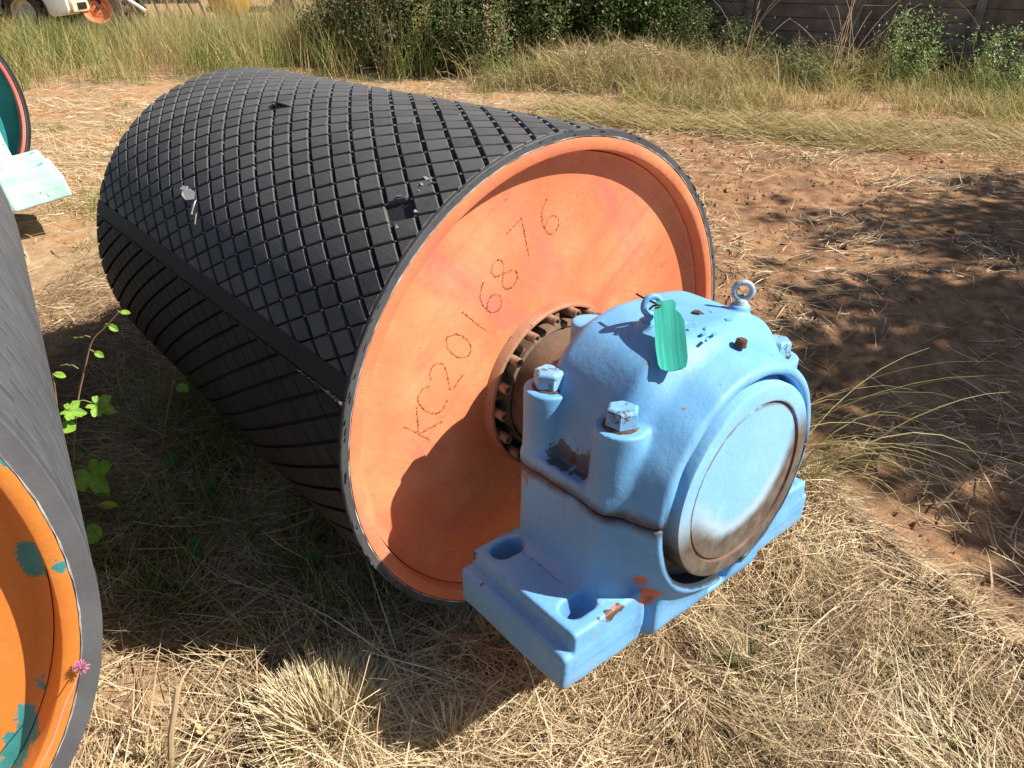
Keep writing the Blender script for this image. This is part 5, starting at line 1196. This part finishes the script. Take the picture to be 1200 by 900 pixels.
# broken stem standing in the foreground, dry leaf, sticks
s0 = gnd(198, 905); m = MB(); m.tube([s0-Vector((0, 0, .02)), at(200, 860, s0.y+.01), at(205, 830, s0.y+.03), at(208, 805, s0.y+.05)], [.0075, .007, .0066, .006], 8, tint=.95); m.tube([at(206, 815, s0.y+.05), at(215, 793, s0.y+.08), at(226, 778, s0.y+.11)], [.0046, .0034, .0012], 6, tint=.9)
m.tube([at(207, 808, s0.y+.05), at(200, 801, s0.y+.05), at(196, 798, s0.y+.05)], .002, 6)
tag(m.build('broken_stalk', M_TWIG, None), 'broken yellowish stalk standing upright in the left foreground', 'stalk')
lf = link('dry_leaf', leaf_mesh('lobed', m_plain('dry_leaf', (.52, .40, .22), .8, .1)), None); g = gnd(240, 862, .03); lf.location = g; lf.rotation_euler = (.5, .5, 1.7); lf.scale = (.042,)*3; tag(lf, 'curled pale dry leaf beside the broken stalk', 'leaf')
g0, g1 = gnd(157, 625, .02), gnd(147, 680, .03); m = MB(); m.tube([g0, (g0+g1)/2+Vector((.004, 0, .004)), g1], .0045, 7, tint=.9); tag(m.build('stick', M_TWIG, None), 'short pale stick lying in the shade below the tall weed', 'stick')
# arching green grass right of the housing
rg = np.random.default_rng(5); N = 34; g = at(955, 560, 1.75); base = np.array([1.02, 1.98, height(1.02, 1.98)])
az = rg.normal(-.15, .55, N); root_ = base[None]+np.stack([rg.normal(-.03, .045, N), rg.normal(0, .07, N), 0*az], 1)
blades('arching_grass', root_, az, rg.uniform(.75, 1.4, N), rg.uniform(1.2, 2.9, N), rg.uniform(.25, .70, N), rg.uniform(.0025, .0055, N), rg.uniform(.15, .62, N), M_GREENG, 'long arching grass blades growing out beside the housing', 8, kind=None, cat='grass', wig=.3)
base = np.array([.80, 1.95, 0]); N = 34; az = rg.normal(.1, .6, N); root_ = base[None]+np.stack([rg.normal(0, .06, N), rg.normal(0, .08, N), 0*az], 1)
blades('arching_grass', root_, az, rg.uniform(.9, 1.4, N), rg.uniform(.8, 2.4, N), rg.uniform(.5, 1.0, N), rg.uniform(.0025, .0055, N), rg.uniform(.1, .6, N), M_GREENG, 'tall grass blades rising behind the blue housing and bending right', 8, kind=None, cat='grass', wig=.3)

# ------------------------------------------------------------------ trees to the right that throw the dappled shade over the track
def tree(x, y, trunk_h, crown_c, crown_r, N, label, seed, lsize=.11):
    rr = np.random.default_rng(seed); root = tag(empty('tree', (x, y, 0)), label, 'tree', 'trees right of the track'); P = [np.array([[0, 0, -.2], [.05, .02, trunk_h*.5], [0, 0, trunk_h]])]; R__ = [.16]
    cc = np.array(crown_c)-np.array([x, y, 0]); cen = []
    for k in range(46):
        d = rr.normal(0, 1, 3); d /= np.linalg.norm(d); e = cc+d*np.array(crown_r)*rr.uniform(.45, 1.0); s_ = np.array([0, 0, trunk_h*rr.uniform(.7, 1)]); u = np.linspace(0, 1, 6)[:, None]
        path = s_+(e-s_)*u+np.array([0, 0, 1])*(u*(1-u))*.4+rr.normal(0, .06, (6, 3))*u; P.append(path); R__.append(.05)
        for q in range(3): c = path[rr.integers(3, 6)]; cen.append(c+rr.normal(0, .22, 3))
    tubes_batch('trunk', P, R__, [.3]*len(P), M_TWIG, root, seg=7)
    C = np.concatenate([np.array(cen)[rr.integers(0, len(cen), 400)]+rr.normal(0, .16, (400, 3))]); leaf_cloud('crown', C, N, lsize, M_LEAF, root, (.2, .9)); return root
def crown_over(gx_, gy_, zc): k = zc/sd.z; return (gx_+sd.x*k, gy_+sd.y*k, zc)
c1 = crown_over(2.75, 2.62, 4.2); tree(c1[0]+.3, c1[1]-.4, 3.2, c1, (1.1, 1.35, .8), 15000, 'leafy tree right of the track, out of the picture, shading its near part', 91)
c2 = crown_over(3.9, 4.6, 4.6); tree(c2[0]+.5, c2[1]-.3, 3.4, c2, (1.7, 1.2, .9), 7500, 'leafy tree farther right of the track, out of the picture, shading the grass swathes', 92)
bpy.context.view_layer.update()
